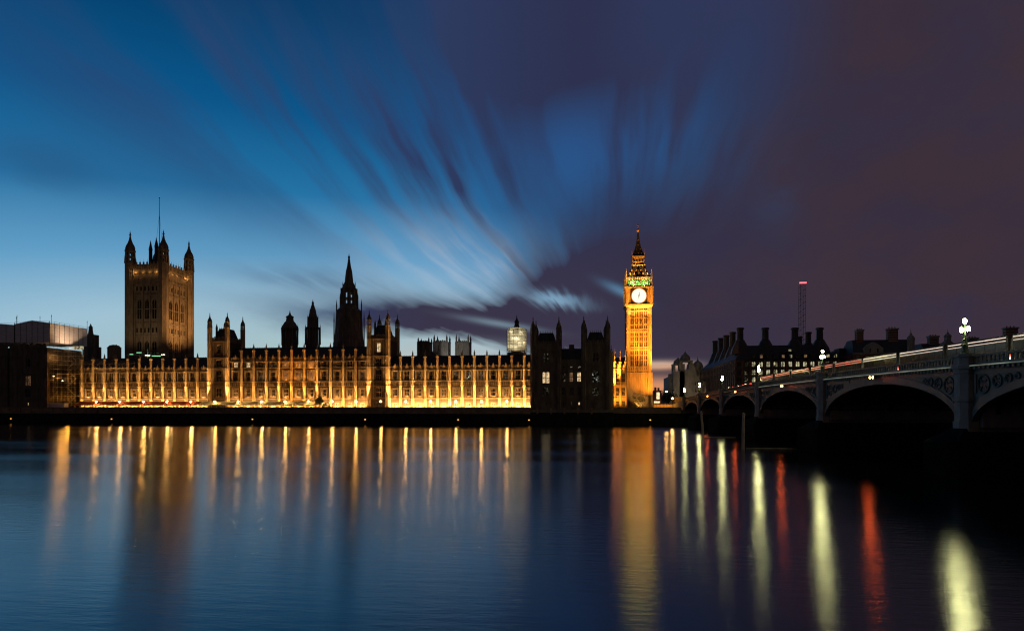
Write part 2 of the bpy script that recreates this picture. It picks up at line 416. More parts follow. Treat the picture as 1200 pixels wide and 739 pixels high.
# ------------------------------------------------------------------ the palace river front
WIN = {}
def window_mesh(w, h, lights, transom):
    key = (round(w, 2), round(h, 2), lights, transom)
    if key in WIN: return WIN[key]
    mb = MB(); j = .13
    mb.box(-w / 2, -w / 2 + j, .04, .34, 0, h); mb.box(w / 2 - j, w / 2, .04, .34, 0, h)
    mb.box(-w / 2 - .1, w / 2 + .1, -.12, .34, -.16, 0); mb.box(-w / 2 + j, w / 2 - j, .05, .33, h - .12, h)
    lw = (w - 2 * j) / lights
    for i in range(1, lights): mb.box(-w / 2 + j + i * lw - .05, -w / 2 + j + i * lw + .05, .07, .32, 0, h - .12)
    for zt in ([h * .47] if transom else []): mb.box(-w / 2 + j, w / 2 - j, .085, .31, zt - .1, zt + .1)
    for i in range(lights):
        a = -w / 2 + j + i * lw; b = a + lw; c = (a + b) / 2; ht = min(.5, h * .2)
        for e in (a, b):
            mb.hexa([(e, .1, h - .12 - ht), (e, .1, h - .12), (c, .1, h - .12)], [(e, .3, h - .12 - ht), (e, .3, h - .12), (c, .3, h - .12)])
    p = MB(); p.box(-w / 2 + .02, w / 2 - .02, .36, .39, .02, h - .02)
    WIN[key] = (mb, p); return WIN[key]
MESHES = {}
def add_window(parent, x, z, w, h, y, pane='glass', lights=3, transom=True, stone='limestone', rotz=0, label=None):
    k = (round(w, 2), round(h, 2), lights, transom)
    fm, pm = window_mesh(w, h, lights, transom)
    if (k, stone) not in MESHES: MESHES[(k, stone)] = fm.mesh('window', stone)
    if (k, pane) not in MESHES: MESHES[(k, pane)] = pm.mesh('pane', pane)
    o = link('window', MESHES[(k, stone)], parent, Vector((x, y, z)) - origin(parent)); o.rotation_euler = (0, 0, rotz)
    link('pane', MESHES[(k, pane)], o)
    if label: o['label'] = label
    return o

def turret_meshes(r, zbase, ztop, n=8, open_lantern=True, stone='limestone', cap='roof_iron', bands=()):
    """octagonal corner turret round the origin: shaft with string courses, open lantern, ogee cap with a finial"""
    hc = r * 4.6; hl = r * 2.6 if open_lantern else 0
    zs = ztop - hc - hl
    s = MB(); s.frus(0, 0, zbase, zs, r, r, n)
    for b in list(bands) + [zs - .3]: s.frus(0, 0, b, b + .35, r + .14, r + .14, n)
    for i in range(n):
        a = math.pi / n + 2 * math.pi * i / n
        s.tube((r * math.cos(a), r * math.sin(a), zbase), (r * math.cos(a), r * math.sin(a), zs), .1 * r ** .5, 4)
    if open_lantern:
        for i in range(n):
            a = math.pi / n + 2 * math.pi * i / n
            s.tube((r * .86 * math.cos(a), r * .86 * math.sin(a), zs), (r * .86 * math.cos(a), r * .86 * math.sin(a), zs + hl), .17 * r, 4)
        s.frus(0, 0, zs, zs + hl * .22, r * .8, r * .8, n); s.frus(0, 0, zs + hl * .5, zs + hl * .6, r * .95, r * .95, n); s.frus(0, 0, zs + hl * .88, zs + hl, r, r, n)
        for i in range(4):
            a = math.pi / 4 + math.pi / 2 * i
            s.frus(r * 1.05 * math.cos(a), r * 1.05 * math.sin(a), zs - .2, zs + hl * .75, .11 * r, 0, 4)
    zc = zs + hl
    c = MB(); c.lathe(0, 0, [(zc, r * 1.12), (zc + hc * .05, r * 1.12), (zc + hc * .05, r * .96), (zc + hc * .14, r * 1.0), (zc + hc * .26, r * .86), (zc + hc * .4, r * .52), (zc + hc * .55, r * .28), (zc + hc * .74, r * .13), (zc + hc * .78, r * .26), (zc + hc * .82, r * .1), (zc + hc, .02)], n)
    c.sphere(0, 0, zc + hc * .86, r * .17, 6, 4)
    return s.mesh('turret', stone), c.mesh('spire', cap)
def add_turret(parent, x, y, tm):
    o = link('turret', tm[0], parent, Vector((x, y, 0)) - Vector((origin(parent).x, origin(parent).y, origin(parent).z)))
    link('spire', tm[1], o); return o

def pave_parapet(mb, x0, x1, y, z0, z1, n, d=.35):
    """pierced battlement: low wall, merlons and a coping"""
    h = z1 - z0; mb.box(x0, x1, y, y + d, z0, z0 + h * .35); mb.box(x0, x1, y - .12, y + d + .05, z0 - .3, z0)
    st = (x1 - x0) / n
    for i in range(n):
        mb.box(x0 + st * (i + .14), x0 + st * (i + .86), y + .02, y + d - .02, z0 + h * .35, z0 + h * (.8 if i % 2 else 1.0))
    return mb

def buttress_meshes(zb, zt, pin, r=.58, bands=(), stone='limestone_pale'):
    s = MB(); s.frus(0, 0, zb, zb + 1.2, r * 1.3, r * 1.22, 8); s.frus(0, 0, zb + 1.2, zt, r, r * .86, 8)
    for b in bands: s.frus(0, 0, b, b + .3, r + .16, r + .16, 8)
    s.frus(0, 0, zt - .5, zt, r * 1.05, r * 1.15, 8)
    for z in range(int(zb) + 2, int(zt) - 1, 2):        # shallow panelling on the faces
        s.box(-r * .3, r * .3, -r * .97 - .05, -r * .8, z, z + 1.35)
    p = MB(); p.frus(0, 0, zt, zt + .35, r * .8, r * .72, 8); p.frus(0, 0, zt + .35, zt + (pin - zt) * .45, r * .6, r * .5, 8)
    p.lathe(0, 0, [(zt + (pin - zt) * .45, r * .85), (zt + (pin - zt) * .52, r * .55), (zt + (pin - zt) * .72, r * .22), (zt + (pin - zt) * .78, r * .36), (zt + (pin - zt) * .84, r * .12), (pin, .03)], 8)
    return s.mesh('buttress', stone), p.mesh('pinnacle', 'limestone_dark')

wrnd = random.Random(12); PANES = ['glass'] * 9 + ['lit_faint'] * 3 + ['lit_ember']
def wing(name, label, xs, storeys, zpar, zridge, zbut, zpin, lit={}, ground=True):
    """xs: buttress lines; storeys: (sill, height, width) of the window rows"""
    x0, x1 = xs[0], xs[-1]
    root = thing(name, label, 'palace wing', ((x0 + x1) / 2, YF, ZT))
    wm_ = MB(); zt = zpar - 1.4; plain = set()
    for bi, (a, b) in enumerate(zip(xs, xs[1:])):
        c = (a + b) / 2; ops = []
        if ground: ops.append((c - .85, c + .85, ZT + .3, ZT + 3.0))
        for z, h, w_ in storeys: ops.append((c - w_ / 2, c + w_ / 2, z, z + h))
        n0 = len(wm_.f); wm_.wall(a, b, ZT, zt, YF, .55, ops); plain |= set(range(n0, len(wm_.f)))
        for z, h, w_ in storeys:                       # label mould and side ribs
            for q in (-1, 1):
                wm_.box(c + q * (w_ / 2 + .28) - .09, c + q * (w_ / 2 + .28) + .09, YF - .16, YF, z - .5, z + h + .5)
                wm_.box(c + q * (w_ / 2 + .66) - .08, c + q * (w_ / 2 + .66) + .08, YF - .1, YF, z - .5, z + h + .5)
            wm_.box(c - w_ / 2 - .28, c + w_ / 2 + .28, YF - .22, YF, z + h + .25, z + h + .42)
        n = 5
        for k in range(n):                              # carved panel band above the lower windows
            xx = a + (b - a) * (k + 1) / (n + 1); wm_.box(xx - .32, xx + .32, YF - .12, YF, 16.25, 17.55)
        wm_.box(c - .3, c + .3, YF - .3, YF - .12, 16.3, 17.5)
    for zb in [10.5] + [s_[0] - .55 for s_ in storeys[1:]] + [16.0, 17.75, zt - .35]:
        wm_.box(x0, x1, YF - .3, YF - .002, zb, zb + .26)
    wm_.box(x0, x1, YF - .55, YF - .003, 10.72, 10.98)
    wm_.box(x0, x1, YF + .6, YF + 1.0, ZT, zt)
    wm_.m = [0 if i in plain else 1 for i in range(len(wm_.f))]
    wm_.build('wall', ['limestone_shaded', 'limestone'], root)
    pp = MB(); pave_parapet(pp, x0, x1, YF - .1, zt, zpar + .6, len(xs) * 7 - 7)
    for a, b in zip(xs, xs[1:]):
        c = (a + b) / 2; pp.hexa([(c - .9, YF - .16, zt), (c + .9, YF - .16, zt), (c, YF - .16, zpar + 1.6)], [(c - .9, YF + .2, zt), (c + .9, YF + .2, zt), (c, YF + .2, zpar + 1.6)])
    pp.build('parapet', 'limestone', root)
    rf = MB(); y0, y1 = YF + .8, YF + 15
    ym = YF + 5
    rf.hexa([(x0, y0, zt), (x1, y0, zt), (x1, y1, zt), (x0, y1, zt)], [(x0, ym, zridge), (x1, ym, zridge), (x1, y1 - 4, zridge), (x0, y1 - 4, zridge)])
    rf.box(x0, x1, ym - .1, ym + .1, zridge - .05, zridge + .3)
    for i in range(int((x1 - x0) / 1.1)): rf.frus(x0 + .5 + i * 1.1, ym, zridge + .3, zridge + .75, .09, 0, 4)
    for i in range(int((x1 - x0) / 2.65)):
        xx = x0 + 1.3 + i * 2.65; rf.hexa([(xx - .07, y0 + .05, zt + .15), (xx + .07, y0 + .05, zt + .15), (xx, y0 + .05, zt + .1)], [(xx - .07, ym - .02, zridge + .1), (xx + .07, ym - .02, zridge + .1), (xx, ym, zridge)])
    rf.build('roof', 'roof_iron', root)
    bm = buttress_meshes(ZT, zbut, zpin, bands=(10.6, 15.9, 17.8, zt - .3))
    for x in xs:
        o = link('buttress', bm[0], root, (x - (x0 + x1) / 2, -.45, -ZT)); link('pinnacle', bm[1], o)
    for bi, (a, b) in enumerate(zip(xs, xs[1:])):
        c = (a + b) / 2
        if ground: add_window(root, c, ZT + .3, 1.7, 2.7, YF + .1, lit.get((bi, -1), 'lit_faint'), 2)
        for si, (z, h, w_) in enumerate(storeys):
            add_window(root, c, z, w_, h, YF + .1, lit.get((bi, si), wrnd.choice(PANES)))
    return root

def xs_of(lst): return [PX(p, YF) for p in lst]
S2 = [(11.75, 3.3, 1.95), (18.6, 4.1, 1.95)]
S3 = S2 + [(24.5, 2.5, 2.0)]
L_S = [96.8, 110, 123.4, 137, 150.5, 164, 177.7, 191.5, 205, 218.8, 232.3, 245.2]
L_C1 = [268.6, 283.5, 298, 312.7, 327.5]; L_C2 = [327.5, 342.3, 357, 372]; L_C3 = [372, 387.7, 402.5, 417.3, 432]
L_N = [456.5, 469.7, 484, 498.4, 512.8, 527.2, 541.8, 556.2, 570.8, 585.4, 600, 614.5]
a_s, a_n = xs_of(L_S), xs_of(L_N) + [x_pav0 - .3]
wing('palace_wing', 'gold floodlit palace wing below the massive square tower, with scaffolding at its end', a_s, S2, 24.2, 29.2, 28.6, 31.2, {(1, 1): 'lit_faint'})
litc = {}
for b in range(4): litc[(b, -1)] = 'lit_warm'
xc = xs_of(L_C1)[:-1] + xs_of(L_C2)[:-1] + xs_of(L_C3)
litc[(0, 2)] = 'lit_warm'; litc[(1, 2)] = 'lit_warm'
for b in (4, 5, 6): litc[(b, 1)] = 'lit_dim'; litc[(b, 2)] = 'lit_dim'
wing('palace_wing', 'tallest gold floodlit palace wing with three window rows, between the two river front towers', xc, S3, 28.4, 33.2, 31.8, 35.0, litc)
litn = {(2, 1): 'lit_faint', (5, 1): 'lit_faint', (6, 1): 'lit_spark', (7, 1): 'lit_faint'}
wing('palace_wing', 'brightest gold floodlit palace wing beside the dark unlit pavilion', a_n, S2, 24.2, 28.9, 28.4, 31.2, litn)

def palace_tower(label, pxl, pxr, yb, ztur, zpar, zroof, lit_hi=None, name='palace_tower'):
    xl, xr = PX(pxl, YF), PX(pxr, YF); xm = (xl + xr) / 2; yf = YF - .6
    root = thing(name, label, 'tower', (xm, YF, ZT))
    wd = 2.6; c = xm
    ops = [(c - 1.3, c + 1.3, ZT + .2, ZT + 3.4), (c - wd / 2, c + wd / 2, 11.6, 15.6), (c - wd / 2, c + wd / 2, 18.4, 23.3), (c - wd / 2, c + wd / 2, 24.8, 28.0), (c - .9, c + .9, 30.6, 34.6)]
    m = MB(); m.wall(xl, xr, ZT, zpar - 1.5, yf, .55, ops)
    m.box(xl, xr, yf + .6, yb, ZT, zpar - 1.5); nplain = len(m.f)
    for zb in (10.6, 16.0, 17.8, 23.9, 28.6, zpar - 1.9): m.box(xl, xr, yf - .25, yf - .002, zb, zb + .3); m.box(xr, xr + .2, yf + .3, yb, zb + .02, zb + .28)
    for q in (-1, 1):
        for k in (1.0, 1.6): m.box(c + q * (wd / 2 + k) - .1, c + q * (wd / 2 + k) + .1, yf - .15, yf - .003, 11, zpar - 2)
    m.m = [0 if i < nplain else 1 for i in range(len(m.f))]; m.build('wall', ['limestone_shaded', 'limestone'], root)
    pp = MB(); pave_parapet(pp, xl, xr, yf, zpar - 1.5, zpar + .5, 9)
    for i in range(9):
        yy = yf + .8 + i * (yb - yf - 1.2) / 9; pp.box(xr - .3, xr + .02, yy, yy + .8, zpar - 1.5, zpar + (.5 if i % 2 else .1))
    pp.build('parapet', 'limestone', root)
    r = MB(); r.pyr(xl + .8, xr - .8, yf + 1, yb - .8, zpar - 1.6, zroof, .55)
    for i in range(6): r.frus(xl + 2 + i * (xr - xl - 4) / 5, (yf + yb) / 2 - 2, zroof, zroof + 1.0, .12, 0, 4)
    for q in (.22, .78): r.frus(xl + (xr - xl) * q, yf + 2.2, zpar - 1.5, zroof + .2, .55, .45, 6); r.frus(xl + (xr - xl) * q, yf + 2.2, zroof + .2, zroof + 2.2, .5, 0, 6)
    r.build('roof', 'roof_iron', root)
    tm = turret_meshes(.95, ZT, ztur, open_lantern=True, bands=(10.6, 15.9, 17.8, 23.9, 28.6, zpar - 2), stone='limestone_pale', cap='limestone_dark')
    for x, y in ((xl, yf - .1), (xr, yf - .1), (xl, yb), (xr, yb)): add_turret(root, x, y, tm)
    for i, (a, b, z0, z1) in enumerate(ops):
        pane = 'glass'
        if i == 4 and lit_hi: pane = lit_hi
        if i == 0: pane = 'lit_faint'
        add_window(root, c, z0, b - a, z1 - z0, yf + .1, pane, 3 if i < 4 else 2)
    return root, xl, xr
TW1 = palace_tower('slim turreted river front tower on the side towards the massive square tower', 247, 267.5, 268.6, 48.8, 37.6, 42.0)
TW2 = palace_tower('slim turreted river front tower nearer the clock tower, with one lit upper window', 433.3, 455.2, 269.5, 48.6, 37.8, 42.4, 'lit_warm')

# ---- the dark pavilion at the clock tower end
def pavilion(name, label, xl, xr, towers, yf, yb, zmid, zmidroof, lit, stone, zt_par=33.0, zt_tip=43.2, roof=True, td=11):
    root = thing(name, label, 'pavilion', ((xl + xr) / 2, yf, 4.9))
    m = MB(); ops = []
    (a0, a1), (b0, b1) = towers
    rows = [(8.0, 1.2, .8), (11.8, 3.4, 1.5), (17.2, 3.8, 1.6)]
    mids = [a1 + (b0 - a1) * (k + .5) / 3 for k in range(3)] if b0 > a1 + 1 else []
    wins = []
    for x in mids:
        for z, h, w_ in rows + [(22.6, .8, 1.1)]: wins.append((x, z, h, w_))
    for t0, t1 in towers:
        c = (t0 + t1) / 2
        for z, h, w_ in [(8.0, 1.2, .8), (11.6, 3.6, 2.8), (16.6, 4.6, 2.9), (25.0, 3.6, 2.2)]: wins.append((c, z, h, w_))
    if mids: m.wall(a1, b0, 4.9, zmid - 1, yf + .5, .55, [(x - w_ / 2, x + w_ / 2, z, z + h) for x, z, h, w_ in wins if a1 < x < b0])
    for t0, t1 in towers:
        m.wall(t0, t1, 4.9, zt_par - 1.2, yf, .55, [(x - w_ / 2, x + w_ / 2, z, z + h) for x, z, h, w_ in wins if t0 < x < t1])
        m.box(t0, t1, yf + .6, yf + td, 4.9, zt_par - 1.2)
        m.box(t0 - .15, t1 + .15, yf - .5, yf - .003, 4.9, 6.6)
        for zb in (10.4, 15.8, 21.6, 24.2, 29.4): m.box(t0, t1, yf - .25, yf - .002, zb, zb + .35)
        for k in range(7): xx = t0 + (t1 - t0) * (k + .5) / 7; m.box(xx - .1, xx + .1, yf - .14, yf - .003, 6.6, zt_par - 1.5)
    m.box(xl, xr, yf + 1.2, yb, 4.9, zmid - 1.1)
    if mids:
        for zb in (10.4, 15.8, 21.9): m.box(a1, b0, yf + .3, yf + .498, zb, zb + .3)
        for k in range(4): xx = a1 + (b0 - a1) * k / 3; m.box(xx - .35, xx + .35, yf + .1, yf + .497, 4.9, zmid)
    m.build('wall', stone, root)
    pp = MB()
    if mids: pave_parapet(pp, a1, b0, yf + .5, zmid - 1, zmid, 14)
    for t0, t1 in towers: pave_parapet(pp, t0, t1, yf - .05, zt_par - 1.2, zt_par + .5, 11)
    pp.build('parapet', stone, root)
    if roof:
        r = MB()
        if mids:
            r.hexa([(a1, yf + 1.3, zmid - 1), (b0, yf + 1.3, zmid - 1), (b0, yf + 11, zmid - 1), (a1, yf + 11, zmid - 1)], [(a1, yf + 5, zmidroof), (b0, yf + 5, zmidroof), (b0, yf + 7, zmidroof), (a1, yf + 7, zmidroof)])
            for i in range(12): r.frus(a1 + .6 + i * (b0 - a1 - 1.2) / 11, yf + 5, zmidroof, zmidroof + .6, .08, 0, 4)
        for t0, t1 in towers:
            r.pyr(t0 + 1, t1 - 1, yf + 1, yf + 10, zt_par - 1.2, zt_par + 3.8, .6)
            for i in range(6): r.frus(t0 + 3 + i * (t1 - t0 - 6) / 5, yf + 4, zt_par + 3.8, zt_par + 5.2, .14, 0, 4)
            for q in (.3, .62): r.box(t0 + (t1 - t0) * q, t0 + (t1 - t0) * q + 1.1, yf + 1.4, yf + 2.3, zt_par - 1, zt_par + 3.6)
        rf = r.build('roof', 'roof_iron', root)
        if mids: MB().box((a1 + b0) / 2 - 1.0, (a1 + b0) / 2 + 1.0, yf + 4.5, yf + 6, zmidroof - 2, zmidroof + 1.6).build('chimney', stone, rf)
        tm = turret_meshes(1.05, 4.9, zt_tip, open_lantern=False, stone=stone, cap=stone, bands=(6.6, 10.4, 15.8, 21.6, 29.4, zt_par - 1, zt_par + 2))
        for t0, t1 in towers:
            for x, y in ((t0 + .3, yf), (t1 - .3, yf), (t0 + .6, yf + 10.4), (t1 - .6, yf + 10.4)): add_turret(root, x, y, tm)
    for i, (x, z, h, w_) in enumerate(wins):
        in_t = any(t0 < x < t1 for t0, t1 in towers)
        add_window(root, x, z, w_, h, (yf if in_t else yf + .5) + .1, lit.get(i, 'glass'), 5 if w_ > 2.5 else (3 if w_ > 1.4 else 1), h > 1.5, stone)
    return root
xa, xb = x_pav0, x_pav1
tl = (xa, PX(655.8, 247)); tr = (PX(683.2, 247), xb)
# windows are listed middle bays first (4 rows each), then the towers (4 rows each)
pavilion('palace_pavilion', 'dark unlit palace pavilion with two turreted towers standing at the waterline', xa, xb, (tl, tr), 247.0, 292.0, 26.0, 30.6,
         {2: 'lit_faint', 3: 'lit_spark', 4: 'lit_faint', 6: 'lit_dim', 7: 'lit_spark', 8: 'lit_warm', 10: 'lit_warm', 11: 'lit_spark', 13: 'lit_faint', 14: 'lit_warm', 15: 'lit_faint', 17: 'lit_faint', 18: 'lit_spark'}, 'limestone_dark')
# ---- the dark pavilion at the other end, roofless under its scaffold tent
xq1 = PX(54, 247); xq0 = xq1 - 32
pavilion('palace_pavilion', 'dark palace pavilion in scaffolding beneath the white roof tent', xq0, xq1, ((xq0, xq0 + 13), (xq0 + 14, xq1)), 247.0, 292.0, 26.0, 30.6,
         {4: 'lit_warm', 0: 'lit_warm', 6: 'lit_dim'}, 'limestone_dark', 34.6, 43.2, roof=False, td=19.4)

# ---- gold return range between the pavilion and the clock tower
xr0 = PX(714, 300); xr1 = PX(733.5, 300)
root = thing('palace_range', 'amber lit two storey range joining the dark pavilion to the clock tower', 'palace wing', ((xr0 + xr1) / 2, 300, ZT))
m = MB(); c3 = [xr0 + (xr1 - xr0) * k for k in (.17, .5, .83)]
ops = [(x - .95, x + .95, z, z + h) for x in c3 for z, h in ((7.6, 2.6), (12.6, 4.0), (19.0, 4.4))]
m.wall(xr0, xr1, ZT, 25.6, 300, .5, ops); m.box(xr0, xr1, 300.6, 312, ZT, 25.4)
for zb in (11.4, 17.6, 25.0): m.box(xr0, xr1, 299.7, 299.998, zb, zb + .35)
m.build('wall', 'tower_stone', root)
pave_parapet(MB(), xr0, xr1, 299.9, 25.6, 27.4, 12).build('parapet', 'tower_stone', root)
rf = MB(); rf.hexa([(xr0, 301, 25), (xr1, 301, 25), (xr1, 312, 25), (xr0, 312, 25)], [(xr0, 305, 31), (xr1, 305, 31), (xr1, 308, 31), (xr0, 308, 31)]); rf.build('roof', 'roof_iron', root)
bmr = buttress_meshes(ZT, 28.6, 34.5, .62, (11.4, 17.6, 25), 'tower_stone')
for k in range(4):
    o = link('buttress', bmr[0], root, (xr0 + (xr1 - xr0) * k / 3 - (xr0 + xr1) / 2, -.4, -ZT)); link('pinnacle', bmr[1], o)
for x in c3:
    for z, h in ((7.6, 2.6), (12.6, 4.0), (19.0, 4.4)): add_window(root, x, z, 1.9, h, 300.1, 'glass', 3, True, 'tower_stone')
xs0 = PX(713.6, 262)
root = thing('corner_turret', 'tall amber lit pinnacled turret close behind the dark pavilion corner', 'turret', (PX(716.5, 278), 278, ZT))
tm = turret_meshes(1.0, ZT, PZ(404, PX(716.5, 278), 278), open_lantern=False, stone='tower_stone', cap='tower_stone', bands=(11, 17, 24))
o = link('turret', tm[0], root, (0, 0, -ZT)); link('spire', tm[1], o)

# ------------------------------------------------------------------ the clock tower
CX, CYF = 24.7, 315.0; CW = 12.2; CYC = CYF + CW / 2
def tz(py): return PZ(py, CX, CYF)
root = thing('clock_tower', 'tall amber floodlit clock tower with a glowing white dial and green lit belfry', 'clock tower', (CX, CYC, ZT))
def ring(mb, half, z0, z1, m=0): mb.box(CX - half, CX + half, CYC - half, CYC + half, z0, z1, m)
hw = CW / 2
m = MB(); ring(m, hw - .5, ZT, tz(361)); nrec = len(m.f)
zsh = tz(361)
for sx_ in (-1, 1):
    for sy_ in (-1, 1): m.frus(CX + sx_ * (hw - .75), CYC + sy_ * (hw - .75), ZT, zsh, 1.0, 1.0, 8)
bands = [tz(y) for y in (478, 453, 434, 429.5, 409.8, 406.8, 389, 385.8, 364)]
for b in bands: ring(m, hw + .12, b - .3, b + .3)
ring(m, hw + .55, ZT, tz(436)); ring(m, hw + .8, ZT, ZT + 2.5)
nr = 9
for side in range(4):
    f = MB()
    for k in range(nr):
        x = -hw + 1.7 + (CW - 3.4) * k / (nr - 1)
        big = k % 2 == 0
        f.box(x - (.26 if big else .12), x + (.26 if big else .12), -hw - (.05 if big else -.18), -hw + .52, tz(436), zsh)
        f.box(x - .26, x + .26, -hw - .75, -hw - .5, ZT + 3, tz(438))
    for zz in [tz(y) for y in (380, 372, 400, 394, 422, 416, 446, 460)]:
        f.box(-hw + 1.6, hw - 1.6, -hw + .25, -hw + .5, zz - .22, zz + .22)
    for b0, b1 in ((434, 429.5), (409.8, 406.8), (389, 385.8)):
        for k in range(12): x = -hw + 1 + k * (CW - 2) / 11; f.box(x - .3, x + .3, -hw - .25, -hw - .1, tz(b0) + .4, tz(b1) - .4)
    ca_, sa_ = math.cos(side * math.pi / 2), math.sin(side * math.pi / 2)
    m._add([(CX + x * ca_ - y * sa_, CYC + x * sa_ + y * ca_, z) for x, y, z in f.v], f.f)
m.m = [1 if i < nrec else 0 for i in range(len(m.f))]; m.build('shaft', ['tower_stone', 'tower_recess_shade'], root)
sl = MB()
for k in range(4):
    x = CX - hw + 1.7 + (CW - 3.4) * (2 * k + 1) / 8
    for zz in [tz(y) for y in (377, 397, 419, 448, 463)]: sl.box(x - .17, x + .17, CYF + .3, CYF + .47, zz - 1.5, zz + 1.0)
sl.build('slit_window', 'glass', root)
hc = 6.75; z0, z1 = tz(361), tz(336)
m = MB()
m.hexa([(CX + a * (hw - .1), CYC + b * (hw - .1), z0) for a, b in ((-1, -1), (1, -1), (1, 1), (-1, 1))], [(CX + a * hc, CYC + b * hc, z0 + 1.8) for a, b in ((-1, -1), (1, -1), (1, 1), (-1, 1))])
ring(m, hc - .5, z0 + 1.8, z1)
zcl = tz(346.6); rad = 3.55
for a in (-1, 1):
    for b in (-1, 1): m.frus(CX + a * (hc - .8), CYC + b * (hc - .8), z0 + 1.8, z1 + .3, 1.15, 1.15, 8)
ring(m, hc + .2, z0 + 1.5, z0 + 2.0); ring(m, hc + .25, z1 - .5, z1); ring(m, hc + .05, tz(356.5) - .2, tz(356.5) + .2)
for k in range(12): x = CX - hc + .8 + k * (2 * hc - 1.6) / 11; m.box(x - .3, x + .3, CYC - hc - .1, CYC - hc + .5, z0 + 2.2, tz(356.8))
m.build('clock_stage', 'tower_stone', root)
for side in range(4):
    d = MB(); d.frus(0, 0, -.06, .06, rad, rad, 40)
    d.v = [(x, -hc + .36 + z, y) for x, y, z in d.v]
    fr = MB(); N_ = 40
    for r0, r1, yy in ((rad + .02, rad + .42, -hc + .1), (.0, .0, 0)):
        if r1 == 0: break
        for i in range(N_):
            a, b = 2 * math.pi * i / N_, 2 * math.pi * (i + 1) / N_
            P = lambda t, r: (r * math.cos(t), r * math.sin(t))
            q = [P(a, r0), P(b, r0), P(b, r1), P(a, r1)]
            fr.hexa([(x, yy, z) for x, z in q], [(x, yy + .4, z) for x, z in q])
    for i in range(12):                                  # hour marks and the iron web of the dial
        t_ = 2 * math.pi * i / 12; r0, r1 = rad * .78, rad * .93
        fr.tube((r0 * math.cos(t_), -hc + .27, r0 * math.sin(t_)), (r1 * math.cos(t_), -hc + .27, r1 * math.sin(t_)), .045, 4)
    sr = MB(); k_ = rad + .75
    sr.box(-k_, k_, -hc + .405, -hc + .52, -k_, k_); fr.box(-k_, -k_ + .22, -hc + .3, -hc + .5, -k_, k_); fr.box(k_ - .22, k_, -hc + .3, -hc + .5, -k_, k_); fr.box(-k_ + .23, k_ - .23, -hc + .3, -hc + .5, k_ - .2, k_); fr.box(-k_ + .23, k_ - .23, -hc + .3, -hc + .5, -k_, -k_ + .2)
    hd = MB()
    def hand(ang, ln, wd): # clockwise from twelve
        c_, s_ = math.sin(R(ang)), math.cos(R(ang))
        hd.hexa([(-c_ * .5 + s_ * wd, -hc + .2, -s_ * .5 - c_ * wd), (-c_ * .5 - s_ * wd, -hc + .2, -s_ * .5 + c_ * wd), (c_ * ln, -hc + .2, s_ * ln)],
                [(-c_ * .5 + s_ * wd, -hc + .25, -s_ * .5 - c_ * wd), (-c_ * .5 - s_ * wd, -hc + .25, -s_ * .5 + c_ * wd), (c_ * ln, -hc + .25, s_ * ln)])
    hand(184, 2.0, .28); hand(12, 3.1, .18); hd.sphere(0, -hc + .2, 0, .3, 8, 4)
    face = link('clock_face', d.mesh('clock_face', 'dial'), root, (0, 0, zcl - ZT)); face.rotation_euler = (0, 0, side * math.pi / 2)
    link('dial_surround', sr.mesh('dial_surround', 'dark_iron'), face); link('bezel', fr.mesh('bezel', 'gilt'), face); link('clock_hands', hd.mesh('clock_hands', 'black_metal'), face)
# belfry arcade
z0, z1 = tz(335.6), tz(324.3); hb = 6.0
m = MB(); ring(m, hb + .15, z0, z0 + .5); ring(m, hb + .2, z1 - .7, z1)
for side in range(4):
    f = MB()
    for k in range(8):
        x = -hb + .45 + k * (2 * hb - .9) / 7; f.box(x - .24, x + .24, -hb, -hb + .5, z0 + .5, z1 - .7)
    for k in range(7):
        x = -hb + .45 + (k + .5) * (2 * hb - .9) / 7
        for q in (-1, 1): f.hexa([(x + q * .7, -hb + .05, z1 - 1.7), (x + q * .7, -hb + .05, z1 - .7), (x, -hb + .05, z1 - .7)], [(x + q * .7, -hb + .4, z1 - 1.7), (x + q * .7, -hb + .4, z1 - .7), (x, -hb + .4, z1 - .7)])
    ca_, sa_ = math.cos(side * math.pi / 2), math.sin(side * math.pi / 2)
    m._add([(CX + x * ca_ - y * sa_, CYC + x * sa_ + y * ca_, z) for x, y, z in f.v], f.f)
for a in (-1, 1):
    for b in (-1, 1):
        m.frus(CX + a * (hb + .2), CYC + b * (hb + .2), z0, z1 + .8, .45, .4, 8); m.frus(CX + a * (hb + .2), CYC + b * (hb + .2), z1 + .8, z1 + 4.6, .45, 0, 8)
        m.frus(CX + a * (hc - .2), CYC + b * (hc - .2), z0, z0 + 2.4, .3, 0, 8)
bf = m.build('belfry', 'grey_stone', root)
MB().box(CX - 3.4, CX + 3.4, CYC - 3.4, CYC + 3.4, z0 + .5, z1 - .7).build('bell_chamber', 'grey_stone', bf)
# roofs, lantern, spire
za, zb_ = tz(323.2), tz(309.8); zl0, zl1 = tz(309.8), tz(297.5); zsp = tz(268)
m = MB(); H4 = lambda h, z: [(CX + a * h, CYC + b * h, z) for a, b in ((-1, -1), (1, -1), (1, 1), (-1, 1))]
m.hexa(H4(5.9, z1), H4(5.55, za)); m.hexa(H4(5.55, za), H4(4.2, (za + zb_) / 2 - .4)); m.hexa(H4(4.2, (za + zb_) / 2 - .4), H4(3.35, zb_))
rfm = m.build('roof', 'roof_iron', root)
for row, (zz, hh, n) in enumerate(((za + .8, 5.2, 5), (za + 2.6, 4.4, 4))):
    for k in range(n):
        x = CX - hh + 1 + k * (2 * hh - 2) / (n - 1); y = CYC - hh - .1
        dm = MB(); dm.box(x - .28, x + .28, y, y + .9, zz, zz + .7); dm.hexa([(x - .36, y - .05, zz + .7), (x + .36, y - .05, zz + .7), (x, y - .05, zz + 1.25)], [(x - .36, y + .9, zz + .7), (x + .36, y + .9, zz + .7), (x, y + .9, zz + 1.25)])
        dm.build('dormer', 'gilt', rfm)
